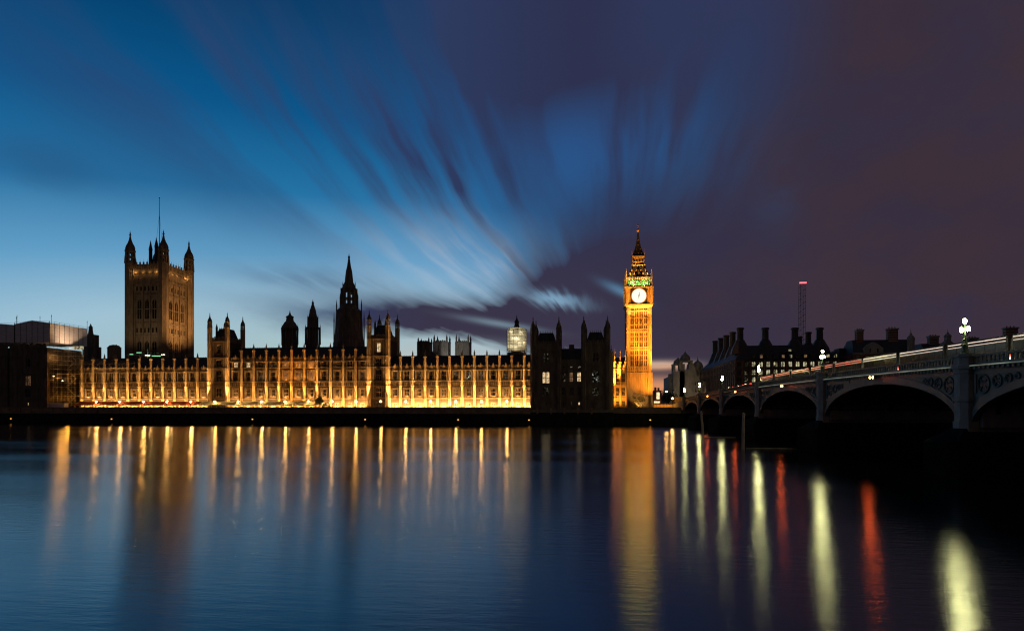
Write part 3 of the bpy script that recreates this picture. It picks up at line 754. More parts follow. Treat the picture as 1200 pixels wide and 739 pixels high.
m = MB(); ring(m, 3.4, zl0, zl0 + .5); ring(m, 2.2, zl0 + .5, zl1 - .9); ring(m, 3.1, zl1 - .9, zl1 - .2)
ring(m, 2.9, zl0 + 2.1, zl0 + 2.4)
for a in range(5):
    for b in range(5):
        if a in (0, 4) or b in (0, 4): m.box(CX - 2.85 + a * 1.37, CX - 2.63 + a * 1.37, CYC - 2.85 + b * 1.37, CYC - 2.63 + b * 1.37, zl0 + .5, zl1 - .9)
m.build('lantern', 'gilt', root)
m = MB(); m.hexa(H4(3.3, zl1 - .2), H4(2.9, zl1 + .3)); m.hexa(H4(2.9, zl1 + .3), H4(1.5, zl1 + 4.2)); m.hexa(H4(1.5, zl1 + 4.2), H4(.85, zl1 + 7.6)); m.hexa(H4(.85, zl1 + 7.6), H4(.3, zsp))
sp = m.build('spire', 'roof_iron', root)
for zz, hh, n in ((zl1 + .9, 2.55, 3), (zl1 + 3.2, 1.7, 2), (zl1 + 5.6, 1.1, 1), (zl1 + 8.0, .75, 1)):
    for k in range(n):
        x = CX if n == 1 else CX - hh * .6 + k * hh * 1.2 / (n - 1); y = CYC - hh - .12
        dm = MB(); dm.box(x - .2, x + .2, y, y + .5, zz, zz + .4); dm.pyr(x - .25, x + .25, y - .05, y + .5, zz + .4, zz + .9)
        dm.build('dormer', 'gilt', sp)
m = MB(); m.lathe(CX, CYC, [(zsp, .35), (zsp + .5, .65), (zsp + 1.0, .75), (zsp + 1.5, .4), (zsp + 2.2, .16), (zsp + 2.4, .4), (zsp + 2.6, .14)], 8); m.lathe(CX, CYC, [(zsp + 2.5, .2), (zsp + 3.3, .16), (zsp + 3.4, .42), (zsp + 3.8, .2), (tz(257), .06)], 6)
m.tube((CX - .6, CYC, zsp + 3.6), (CX + .6, CYC, zsp + 3.6), .07, 4)
for a in (-1, 1):
    for b in (-1, 1): m.tube((CX + a * 3.1, CYC + b * 3.1, zl1 - .2), (CX + a * 3.1, CYC + b * 3.1, zl1 + 3.4), .12, 4, r2=.03)
m.build('finial', 'gilt', root)
for sx_ in (-1, 1):
    for sy_ in (-1, 1): lamp('POINT', 'belfry_light', (CX + sx_ * 4.7, CYC + sy_ * 4.9, z0 + 1.6), 700, (.42, 1.0, .12), root, size=.7)
lamp('POINT', 'belfry_light', (CX, CYC - 4.9, z0 + 1.0), 420, (.3, 1.0, .15), root, size=.3)
for q in (-1, 1): lamp('SPOT', 'belfry_front', (CX + q * 3, CYC - hc - .1, z0 + .2), 1300, (.9, 1, .38), root, (CX + q * 2, CYC - hb, z1), .1, 140)
for q in (-1, 0, 1): lamp('SPOT', 'roof_light', (CX + q * 2.2, CYC - 4.6, zb_ - .6), 800, GOLD, root, (CX + q * 1.5, CYC - 2.6, zl1), .1, 110)
for q in (-1, 1): lamp('SPOT', 'roof_light', (CX + q * 4.6, CYC - hc - .6, z1 - .1), 5200, WARM, root, (CX, CYC - 2, zl1 + 3), .15, 100)
# the stage and dial surround are washed from brackets on the shaft
for q in (-1, 1):
    for sgn, dst in (('a', 0),): lamp('SPOT', 'bracket_light', (CX + q * 3.4, CYF - 3.2, tz(372)), 3200, (1.0, .55, .13), root, (CX + q * 3.2, CYF, tz(345)), .2, 120)

# ------------------------------------------------------------------ the massive square tower
VX0, VX1, VY0, VY1 = PX(152.6, 317), PX(191.6, 317), 317.0, 339.0
def vz(py): return PZ(py, VX1, VY0)
root = thing('square_tower', 'massive square stone tower with four corner turrets and a tall flagpole', 'tower', ((VX0 + VX1) / 2, (VY0 + VY1) / 2, ZT))
def face_ops(L):
    o = []
    for k in range(3):
        c = L * (k + .5) / 3 * .68 + L * .16
        o.append((c - 1.25, c + 1.25, vz(373), vz(349))); o.append((c - 1.25, c + 1.25, vz(422), vz(398)))
    for k in range(6):
        c = L * .2 + k * L * .12
        o.append((c - .55, c + .55, vz(389), vz(383.5))); o.append((c - .55, c + .55, vz(340), vz(334.5)))
    return o
zp0, zp1 = vz(319), vz(306)
m = MB()
LX, LY = VX1 - VX0, VY1 - VY0
def face_relief(f, L):
    for zb in (424, 393.5, 379, 345.5, 329, 319.5): f.box(0, L, -.35, -.002, vz(zb), vz(zb) + .6)
    for k in range(4):
        c = L * .16 + L * .68 * k / 3; f.box(c - .3, c + .3, -.5, -.003, ZT, vz(331))
    for k in range(3):
        c = L * (k + .5) / 3 * .68 + L * .16
        for py in (373, 422): 
            f.box(c - .12, c + .12, .05, .5, vz(py), vz(py - 24)); f.box(c - 1.25, c + 1.25, .06, .5, vz(py - 11), vz(py - 11) + .5)
            for q in (-1, 1): f.hexa([(c + q * 1.25, .02, vz(py - 20)), (c + q * 1.25, .02, vz(py - 24)), (c + q * .1, .02, vz(py - 24))], [(c + q * 1.25, .5, vz(py - 20)), (c + q * 1.25, .5, vz(py - 24)), (c + q * .1, .5, vz(py - 24))])
    for k in range(14):
        c = L * .12 + L * .76 * k / 13
        f.box(c - .2, c + .2, -.2, -.003, vz(331), vz(325)); f.box(c - .16, c + .16, -.15, -.003, vz(379), vz(376)); f.box(c - .16, c + .16, -.15, -.003, vz(396), vz(392))
f = MB(); f.wall(0, LX, ZT, zp0, 0, .9, face_ops(LX)); face_relief(f, LX); f.shift(VX0, VY0); m._add(f.v, f.f)
f = MB(); f.wall(0, LY, ZT, zp0, 0, .9, face_ops(LY)); face_relief(f, LY)
m._add([(VX1 - y, VY0 + x, z) for x, y, z in f.v], f.f)                    # face towards the clock tower
m.box(VX0 + .05, VX1 - .95, VY0 + .95, VY1, ZT, zp0)
m.build('wall', 'limestone', root)
g = MB()
for a, b, c, d in face_ops(LX): g.box(VX0 + a + .02, VX0 + b - .02, VY0 + .8, VY0 + .88, c + .02, d - .02)
for a, b, c, d in face_ops(LY): g.box(VX1 - .88, VX1 - .8, VY0 + a + .02, VY0 + b - .02, c + .02, d - .02)
g.build('pane', 'glass', root)
pp = MB(); pave_parapet(pp, VX0 + 1, VX1 - 1, VY0, zp0, zp1, 17, .5)
q = pave_parapet(MB(), 1, LY - 1, 0, zp0, zp1, 17, .5); pp._add([(VX1 - y, VY0 + x, z) for x, y, z in q.v], q.f)
pp.build('parapet', 'limestone', root)
r = MB(); r.pyr(VX0 + 2, VX1 - 2, VY0 + 2, VY1 - 2, zp0 - .5, zp0 + 2.5, .5)
cxv, cyv = (VX0 + VX1) / 2, (VY0 + VY1) / 2
for px_, h_ in ((176.5, 281), (183.2, 277.5)):
    x = PX(px_, cyv - 4); r.frus(x, cyv - 4, zp0, PZ(h_ + 12, x, cyv - 4), 1.1, .9, 8); r.frus(x, cyv - 4, PZ(h_ + 12, x, cyv - 4), PZ(h_, x, cyv - 4), 1.1, 0, 8)
for k in range(7): r.frus(VX0 + 3 + k * 2.2, VY0 + 1, zp1 - 1, zp1 + 1.8, .14, .03, 4); r.frus(VX1 - 1, VY0 + 4 + k * 2, zp1 - 1, zp1 + 1.8, .14, .03, 4)
r.pyr(cxv - 2.5, cxv + 2.5, cyv - 2.5, cyv + 2.5, zp0 + 2, zp1 + 5, .5)
r.build('roof', 'roof_iron', root)
xf = PX(186.8, cyv); fp = MB(); fp.tube((xf, cyv, zp0), (xf, cyv, PZ(232.5, xf, cyv)), .28, 8, r2=.12); fp.sphere(xf, cyv, PZ(232, xf, cyv), .35, 8, 4)
for a in (-3.5, 3.0): fp.tube((xf + a, cyv, zp1), (xf, cyv, PZ(250, xf, cyv)), .05, 4)
fp.build('flagpole', 'dark_iron', root)
tm = turret_meshes(2.55, ZT, vz(268.5), open_lantern=True, stone='limestone', cap='limestone_dark', bands=[vz(y) for y in (424, 408, 393.5, 379, 362, 345.5, 329, 319.5, 312)])
for x, y in ((VX0, VY0), (VX1, VY0), (VX0, VY1), (VX1, VY1)): add_turret(root, x, y, tm)
for x, y, e in ((VX0 + 3.6, VY0 - .9, 160), (VX0 + 8, VY0 - .9, 70), (VX0 + 12, VY0 - .9, 60), (VX1 - 4, VY0 - .9, 110), (VX1 + .9, VY1 - 3.6, 210), (VX1 + .9, VY0 + 11, 90), (VX1 + .9, VY0 + 7, 80), (VX1 + .9, VY0 + 4, 90)): lamp('POINT', 'parapet_light', (x, y, zp0 + .3), e * .6, GOLD, root, size=.3)

# ------------------------------------------------------------------ the central spire and the two ventilation turrets
def octo_tower(name, label, px_, Y, cat, spec, mat_='limestone_dark', pins=(), cap='limestone_dark', parts=None):
    """spec: list of (part, [(row, half width in pixels)]) stacked upwards"""
    X = PX(px_, Y); k = ZC(X, Y) ** 2 / (F * Y)
    root = thing(name, label, cat, (X, Y, ZT))
    for pn, prof in spec:
        mb = MB(); mb.lathe(X, Y, [(PZ(py, X, Y) if py is not None else ZT, hwp * k / math.cos(math.pi / 8)) for py, hwp in prof], 8)
        if pn in ('body', 'drum'):
            (pa, ra), (pb, rb) = prof[0], prof[-1]
            za_ = PZ(pa, X, Y) if pa is not None else ZT; zb2 = PZ(pb, X, Y)
            for i in range(16):
                t_ = 2 * math.pi * i / 16; rr_ = [ra * k * 1.02, rb * k * 1.02]
                mb.tube((X + rr_[0] * math.cos(t_), Y + rr_[0] * math.sin(t_), za_), (X + rr_[1] * math.cos(t_), Y + rr_[1] * math.sin(t_), zb2), .28, 4)
        mb.build(pn, cap if pn in ('spire', 'cap') else mat_, root)
    if pins:
        for dx_, pb, pt, w_ in pins:
            for side in (0, 1):
                if side: x, y = X, Y - abs(dx_) * k
                else: x, y = X + dx_ * k, Y
                if side and dx_ < 0: y = Y + abs(dx_) * k
                z0_, z1_ = PZ(pb, X, Y), PZ(pt, X, Y)
                mb = MB(); mb.frus(x, y, z0_, z0_ + (z1_ - z0_) * .7, w_ * k, w_ * k * .8, 6); mb.frus(x, y, z0_ + (z1_ - z0_) * .7, z1_, w_ * k, 0, 6)
                mb.build('pinnacle', mat_, root)
    return root, X, Y, k
root, X, Y, k = octo_tower('spire_tower', 'tall dark octagonal tower tapering to a needle spire above the palace roofs', 409, 322, 'tower',
    [('body', [(None, 16), (402, 16), (399, 14.6), (372, 13.4), (364, 12.6)]), ('shoulder', [(364, 12.4), (361, 9.6), (357, 8.0)]),
     ('cap', [(340, 7.6), (338, 7.2), (334, 5.8), (330.5, 4.4)]), ('spire', [(330.5, 4.4), (318, 3.2), (312, 2.0), (303, .9), (301, 1.2), (299.5, .4), (297, .1)])],
    pins=[(q * w_, b, t_, r_) for q in (-1, 1) for w_, b, t_, r_ in ((17.6, 404, 364, .75), (14.6, 378, 350, .8), (10.4, 366, 342, .7), (7.2, 344, 329, .6))])
m = MB(); rl = 7.4 * k
for i in range(8):
    t_ = math.pi / 8 + i * math.pi / 4; m.tube((X + rl * math.cos(t_), Y + rl * math.sin(t_), PZ(357.5, X, Y)), (X + rl * math.cos(t_), Y + rl * math.sin(t_), PZ(338, X, Y)), 1.0, 6)
for py in (357, 350, 340): m.frus(X, Y, PZ(py, X, Y) - .35, PZ(py, X, Y) + .35, rl * 1.05, rl * 1.05, 8)
m.build('open_lantern', 'limestone_dark', root)
lamp('POINT', 'lantern_light', (X, Y - .5, PZ(353, X, Y)), 30, (1, .8, .5), root)
root, X, Y, k = octo_tower('ventilation_turret', 'squat dark roof turret with a bell shaped top and slim open corner shafts', 339.7, 292, 'turret',
    [('body', [(None, 5.0), (387.5, 5.0), (385.5, 8.6), (384, 8.6)]), ('cap', [(384, 8.4), (378, 5.5), (376, 3.9), (373, 3.5)]), ('lantern', [(384, 3.6), (373, 3.3), (371.5, 4.0), (370.5, 3.6)]), ('spire', [(370.5, 3.2), (369, 1.4), (366, .5), (363.5, .15)])],
    pins=[(q * 9.3, 404, 379, .75) for q in (-1, 1)])
root, X, Y, k = octo_tower('ventilation_turret', 'taller dark roof turret with a stepped tapering spire beside the needle spire', 366.6, 292, 'turret',
    [('body', [(None, 5.6), (386, 5.4), (384.5, 7.4), (383.5, 7.4)]), ('drum', [(383.5, 5.4), (373, 4.7), (371.5, 5.2)]), ('cap', [(371.5, 4.4), (366, 3.4), (363.5, 3.2), (361.5, 2.4)]), ('spire', [(361.5, 2.4), (356, 1.0), (354.5, 1.3), (353, .4), (350.5, .12)])],
    pins=[(q * 8.7, 404, 379, .75) for q in (-1, 1)] + [(q * 6.0, 386, 368, .6) for q in (-1, 1)])

# ------------------------------------------------------------------ church towers and roof pieces behind the palace
def church_tower(label, pxa, pxb, ypar, ypin, Y, stone):
    X0, X1 = PX(pxa, Y), PX(pxb, Y); zp = PZ(ypar, X0, Y); zt_ = PZ(ypin, X0, Y); d = X1 - X0
    root = thing('church_tower', label, 'church tower', ((X0 + X1) / 2, Y, ZT))
    m = MB(); c = (X0 + X1) / 2
    m.wall(X0, X1, ZT, zp, Y, .8, [(c + q * d * .2 - d * .09, c + q * d * .2 + d * .09, zp - d * 1.0, zp - d * .22) for q in (-1, 1)])
    m.box(X0, X1, Y + .85, Y + d, ZT, zp)
    for q in (-.48, 0, .48): m.box(c + q * d - d * .05, c + q * d + d * .05, Y - .4, Y - .003, ZT, zp)
    for zz in (zp - .6, zp - d * 1.15): m.box(X0 - .2, X1 + .2, Y - .3, Y + d, zz, zz + .5)
    m.build('wall', stone, root)
    pave_parapet(MB(), X0, X1, Y, zp, zp + d * .12, 7).build('parapet', stone, root)
    for x in (X0 + d * .06, X1 - d * .06):
        for y in (Y + .3, Y + d - .5):
            pn = MB(); pn.frus(x, y, zp, zp + (zt_ - zp) * .35, d * .075, d * .06, 6); pn.frus(x, y, zp + (zt_ - zp) * .35, zt_, d * .08, 0, 6); pn.build('pinnacle', stone, root)
    return root
church_tower('dark church tower with four pinnacles behind the palace roof, nearest the needle spire', 489.2, 503.2, 400.3, 394.5, 470, 'limestone_dark')
church_tower('pale grey church tower, the broader of the matching pair behind the palace roof', 507.8, 524.5, 400.2, 391, 500, 'grey_stone')
church_tower('pale grey church tower of the matching pair, nearer the wrapped lit turret', 533.8, 549.6, 400.4, 390.6, 510, 'grey_stone')
X = PX(505, 468); nave = thing('church_roof', 'dark sloping church roof below the dark pinnacled church tower', 'roof', (X, 480, ZT))
m = MB(); xa_, xb_ = PX(503, 475), PX(511, 475); z_ = PZ(404, X, 475)
m.hexa([(xa_, 475, ZT), (xb_, 475, ZT), (xb_, 490, ZT), (xa_, 490, ZT)], [(xa_, 475, z_ - 4), (xb_, 475, z_ - 7.5), (xb_, 490, z_ - 7.5), (xa_, 490, z_ - 4)]); m.build('wall', 'limestone_dark', nave)
# turrets and chimneys behind the scaffolded end
X = PX(106, 286); rt = thing('stair_turret', 'dark stair turret with a small lantern beside the white roof tent', 'turret', (X, 286, ZT))
def q_(py, Y=286): return PZ(py, X, Y)
m = MB(); m.box(X - 2.7, X + 2.7, 284, 290, ZT, q_(406)); m.box(X - 1.7, X + 2.2, 284.4, 289, q_(406), q_(392)); m.build('body', 'limestone_dark', rt)
m = MB(); m.lathe(X - .3, 286.5, [(q_(392), 1.4), (q_(389), 1.1), (q_(384), .9), (q_(383.5), 1.1), (q_(381.5), .5), (q_(379), .1)], 8); m.build('lantern', 'limestone_dark', rt)
X = PX(134, 288); rt = thing('chimney_stack', 'broad dark domed chimney stack just before the massive square tower', 'chimney', (X, 288, ZT))
m = MB(); m.box(X - 2.3, X + 2.3, 286, 290, ZT, q_(408, 288)); m.pyr(X - 2.5, X + 2.5, 285.8, 290.2, q_(408, 288), q_(404.5, 288), .6)
for k_ in range(4): m.frus(X - 1.2 + k_ * .8, 288, q_(405.5, 288), q_(403.6, 288), .25, .22, 6)
m.build('stack', 'limestone_dark', rt)
X = PX(116.5, 288); rt = thing('small_chimney', 'small dark pinnacle chimney beside the stair turret', 'chimney', (X, 288, ZT))
m = MB(); m.frus(X, 288, ZT, q_(411, 288), .9, .8, 8); m.frus(X, 288, q_(411, 288), q_(407.5, 288), .9, .1, 8); m.build('stack', 'limestone_dark', rt)
for px_, top in ((475.5, 407), (473, 406)):
    pass
# turret wrapped in lit scaffold sheeting
Xw, Yw = PX(605.6, 296), 296; kx = ZC(Xw, Yw) ** 2 / (F * Yw)
rt = thing('wrapped_turret', 'round turret wrapped in white lit scaffold sheeting with a dark spike on top', 'turret', (Xw, Yw, ZT))
wz = lambda py: PZ(py, Xw, Yw)
rw_ = 11.4 * kx
m = MB(); m.frus(Xw, Yw, ZT, wz(413), rw_ * .98, rw_ * .98, 10); m.build('body', 'limestone_dark', rt)
m = MB()
n_ = 14
for i in range(n_):
    a, b = 2 * math.pi * i / n_, 2 * math.pi * (i + 1) / n_
    m.quad((Xw + rw_ * math.cos(a), Yw + rw_ * math.sin(a), wz(411)), (Xw + rw_ * math.cos(b), Yw + rw_ * math.sin(b), wz(411)), (Xw + rw_ * math.cos(b), Yw + rw_ * math.sin(b), wz(387)), (Xw + rw_ * math.cos(a), Yw + rw_ * math.sin(a), wz(387)))
    m.quad((Xw + rw_ * math.cos(a), Yw + rw_ * math.sin(a), wz(387)), (Xw + rw_ * math.cos(b), Yw + rw_ * math.sin(b), wz(387)), (Xw + rw_ * .8 * math.cos(b), Yw + rw_ * .8 * math.sin(b), wz(384.6)), (Xw + rw_ * .8 * math.cos(a), Yw + rw_ * .8 * math.sin(a), wz(384.6)))
m.build('sheeting', 'wrap_sheet', rt)
m = MB()
for i in range(n_):
    a = 2 * math.pi * i / n_; x, y = Xw + (rw_ + .15) * math.cos(a), Yw + (rw_ + .15) * math.sin(a); m.tube((x, y, ZT + 15), (x, y, wz(385.5)), .07, 4)
for py in (409, 404, 400, 395, 391, 387):
    for i in range(n_):
        a, b = 2 * math.pi * i / n_, 2 * math.pi * (i + 1) / n_
        m.tube((Xw + (rw_ + .15) * math.cos(a), Yw + (rw_ + .15) * math.sin(a), wz(py)), (Xw + (rw_ + .15) * math.cos(b), Yw + (rw_ + .15) * math.sin(b), wz(py)), .11, 4)
m.build('scaffold_tubes', 'dark_iron', rt)
m = MB(); m.frus(Xw, Yw, wz(412), wz(388), rw_ * .5, rw_ * .4, 8); m.build('core', 'limestone', rt)
m = MB(); m.lathe(Xw, Yw, [(wz(385.5), rw_ * .82), (wz(384.2), rw_ * .78), (wz(383.6), rw_ * .3), (wz(379), rw_ * .22), (wz(377), rw_ * .26), (wz(374.5), rw_ * .12), (wz(372.5), rw_ * .06), (wz(368.5), .03)], 8); m.build('spike', 'roof_iron', rt)
for i, (a, py) in enumerate(((-1.9, 397), (-1.2, 404), (-1.45, 398), (-1.0, 391), (-2.3, 406), (-.6, 402), (-2.1, 390), (-1.6, 408))):
    lamp('POINT', 'site_light', (Xw + rw_ * .78 * math.cos(a), Yw + rw_ * .78 * math.sin(a), wz(py)), 85 if i != 2 else 150, (1, .88, .62), rt, size=.3)

for px_ in (515, 541): lamp('SPOT', 'church_light', (PX(px_, 478), 478, 32), 9000, (1, .93, .8), None, (PX(px_, 505), 505, 56), .4, 80, .8)

# ------------------------------------------------------------------ the arched bridge
BX0, BX1 = 37.5, 63.5
spans = [31.55, 33.6, 36.0, 35.6, 36.0, 32.9, 30.7]; PT = 2.3
def zpar(y): return 12.5 - 1.75 * ((125.0 - (YB - y)) / 125.0 - 0) ** 2
edges = []; y = YB
for i, s_ in enumerate(spans): edges.append((y, y - s_)); y -= s_ + PT
bridge = thing('arched_bridge', 'long low green iron arched bridge on stone piers across the river', 'bridge', (BX0, 125, 0))
NSEG = 28; ZSP = 5.2
def arch_pts(ya, yb, zc, n=NSEG, grow=0.0):
    cy_, a = (ya + yb) / 2, (ya - yb) / 2 + grow
    return [(cy_ + a * math.cos(math.pi * i / n), ZSP + (zc - ZSP + grow) * math.sin(math.pi * i / n)) for i in range(n + 1)]
for ya, yb in edges:
    cy_ = (ya + yb) / 2; zc = zpar(cy_) - 2.35
    inn = arch_pts(ya, yb, zc); out_ = arch_pts(ya, yb, zc, grow=.85)
    out_ = [(min(max(y_, yb), ya), min(z_, zpar(y_) - 1.35)) for y_, z_ in out_]
    for xf, sg in ((BX0, -1), (BX1, 1)):
        sp = MB()
        for (y0, z0), (y1, z1) in zip(out_, out_[1:]):                 # spandrel plate
            sp.quad((xf, y0, z0), (xf, y1, z1), (xf, y1, zpar(y1) - 1.3), (xf, y0, zpar(y0) - 1.3))
        # raised frame and pierced shields in the spandrels
        for side in (0, 1):
            e = ya if side == 0 else yb; dr = -1 if side == 0 else 1
            for k in range(14):
                y0, y1 = e + dr * (.5 + k * .62), e + dr * (.5 + (k + 1) * .62)
                zt0, zt1 = zpar(y0) - 1.75, zpar(y1) - 1.75
                sp.hexa([(xf + sg * .002, y0, zt0 - .12), (xf + sg * .1, y0, zt0 - .12), (xf + sg * .1, y0, zt0 + .12), (xf + sg * .002, y0, zt0 + .12)], [(xf + sg * .002, y1, zt1 - .12), (xf + sg * .1, y1, zt1 - .12), (xf + sg * .1, y1, zt1 + .12), (xf + sg * .002, y1, zt1 + .12)])
            sp.box(min(xf + sg * .003, xf + sg * .11), max(xf + sg * .003, xf + sg * .11), min(e + dr * .4, e + dr * .65), max(e + dr * .4, e + dr * .65), ZSP + 3.2, zpar(e) - 1.65)
        o = sp.build('spandrel', 'green_iron', bridge)
        for side in (0, 1):
            if sg > 0: break
            e = ya if side == 0 else yb; dr = -1 if side == 0 else 1
            for dd, rr_ in ((1.75, .86), (3.75, .6), (5.3, .42), (6.5, .28)):
                q = MB(); yy = e + dr * dd; zz = zpar(yy) - 2.0 - rr_
                for i in range(16):
                    a, b = 2 * math.pi * i / 16, 2 * math.pi * (i + 1) / 16
                    q.tube((xf + sg * .06, yy + rr_ * math.cos(a), zz + rr_ * math.sin(a)), (xf + sg * .06, yy + rr_ * math.cos(b), zz + rr_ * math.sin(b)), .09, 5)
                q._add([(xf + sg * .004, yy + rr_ * .92 * math.cos(2 * math.pi * i / 16), zz + rr_ * .92 * math.sin(2 * math.pi * i / 16)) for i in range(16)], (tuple(range(16)),), 1)
                for i in range(4): a = math.pi / 4 + i * math.pi / 2; q.tube((xf + sg * .05, yy + rr_ * .9 * math.cos(a), zz + rr_ * .9 * math.sin(a)), (xf + sg * .05, yy + rr_ * .35 * math.cos(a), zz + rr_ * .35 * math.sin(a)), .06, 4)
                q.build('roundel', ['green_iron', 'dark_iron'], o)
        rg = MB()
        for (a0, a1), (b0, b1) in zip(zip(inn, inn[1:]), zip(out_, out_[1:])):   # arch ring
            P = lambda p, x: (x, p[0], p[1])
            xo, xi = xf + sg * .16, xf - sg * .35
            rg.hexa([P(a0, xo), P(a0, xi), P(a1, xi), P(a1, xo)], [P(b0, xo), P(b0, xi), P(b1, xi), P(b1, xo)])
        rg.build('arch_ring', 'green_iron', bridge)
    # iron ribs and braces under the deck
    rb = MB()
    for xr_ in [BX0 + 1.9 + i * 3.7 for i in range(7)]:
        o2 = arch_pts(ya, yb, zc, grow=.75)
        for (a0, a1), (b0, b1) in list(zip(zip(inn, inn[1:]), zip(o2, o2[1:]))):
            P = lambda p, x: (x, p[0], min(p[1], zpar(p[0]) - 1.5))
            rb.hexa([P(a0, xr_ - .12), P(a0, xr_ + .12), P(a1, xr_ + .12), P(a1, xr_ - .12)], [P(b0, xr_ - .12), P(b0, xr_ + .12), P(b1, xr_ + .12), P(b1, xr_ - .12)])
    for y_, z_ in inn[2:-2:2]: rb.box(BX0 + .4, BX1 - .4, y_ - .1, y_ + .1, z_ + .25, z_ + .55)
    rb.build('ribs', 'dark_iron', bridge)
# deck, cornice and parapets follow the gentle rise
NS = 125; ys = [YB + 6 - i * (YB + 6 + 14) / NS for i in range(NS + 1)]
dk = MB()
for y0, y1 in zip(ys, ys[1:]):
    z0, z1 = zpar(y0) - 1.15, zpar(y1) - 1.15
    dk.quad((BX0 + .4, y0, z0), (BX0 + .4, y1, z1), (BX1 - .4, y1, z1), (BX1 - .4, y0, z0))
    dk.quad((BX0 + .05, y0, z0 - .5), (BX1 - .05, y0, z0 - .5), (BX1 - .05, y1, z1 - .5), (BX0 + .05, y1, z1 - .5))
dk.build('deck', 'asphalt', bridge)
pv = MB()
for y0, y1 in zip(ys, ys[1:]):
    z0, z1 = zpar(y0) - 1.0, zpar(y1) - 1.0
    for xa_, xb_ in ((BX0 + .35, BX0 + 4.2), (BX1 - 4.2, BX1 - .35)):
        pv.hexa([(xa_, y0, z0 - .3), (xb_, y0, z0 - .3), (xb_, y0, z0), (xa_, y0, z0)], [(xa_, y1, z1 - .3), (xb_, y1, z1 - .3), (xb_, y1, z1), (xa_, y1, z1)])
pv.build('pavement', 'paving', bridge)
for xf, sg in ((BX0, -1), (BX1, 1)):
    pr = MB()
    def rail(x0, x1, za_, zb_):
        x0, x1 = min(x0, x1), max(x0, x1)
        for y0, y1 in zip(ys, ys[1:]):
            z0, z1 = zpar(y0), zpar(y1)
            pr.hexa([(x0, y0, z0 + za_), (x1, y0, z0 + za_), (x1, y0, z0 + zb_), (x0, y0, z0 + zb_)], [(x0, y1, z1 + za_), (x1, y1, z1 + za_), (x1, y1, z1 + zb_), (x0, y1, z1 + zb_)])
    rail(xf + sg * .18, xf - sg * .28, -.16, 0); rail(xf + sg * .06, xf - sg * .2, -.95, -.72)
    rail(xf + sg * .42, xf - sg * .3, -1.14, -.952); rail(xf + sg * .24, xf - sg * .3, -1.42, -1.142)
    yy = ys[0]
    while yy > ys[-1]:
        z_ = zpar(yy); pr.box(min(xf - sg * .12, xf + sg * .02), max(xf - sg * .12, xf + sg * .02), yy - .12, yy + .12, z_ - .74, z_ - .15); yy -= .62
    yy = ys[0]
    while yy > ys[-1]:
        z_ = zpar(yy); pr.box(min(xf + sg * .24, xf + sg * .36), max(xf + sg * .24, xf + sg * .36), yy - .14, yy + .14, z_ - 1.4, z_ - 1.15); yy -= .7
    pr.build('parapet', 'green_iron', bridge)
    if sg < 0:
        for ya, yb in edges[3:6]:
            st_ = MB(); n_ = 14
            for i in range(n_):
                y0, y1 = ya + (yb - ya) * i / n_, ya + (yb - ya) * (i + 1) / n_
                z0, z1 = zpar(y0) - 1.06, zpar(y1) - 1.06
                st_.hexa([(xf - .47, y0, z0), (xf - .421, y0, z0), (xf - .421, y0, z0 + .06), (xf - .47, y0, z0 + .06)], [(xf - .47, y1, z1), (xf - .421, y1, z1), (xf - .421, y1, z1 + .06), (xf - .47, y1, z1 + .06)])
            st_.build('cornice_glow', 'ledge_glow', bridge)  # added glowing strip in place of lamplight falling on the cornice ledge
pier_y = [(edges[i][1] + edges[i + 1][0]) / 2 for i in range(6)]
def octo(x, y, rx, ry): return [(x - rx, y - ry * .42), (x - rx * .5, y - ry), (x + rx * .5, y - ry), (x + rx, y - ry * .42), (x + rx, y + ry * .42), (x + rx * .5, y + ry), (x - rx * .5, y + ry), (x - rx, y + ry * .42)]
def slab(mb, pts, z0, z1, pts2=None, m=0): mb.hexa([(a, b, z0) for a, b in pts], [(a, b, z1) for a, b in (pts2 or pts)], m)
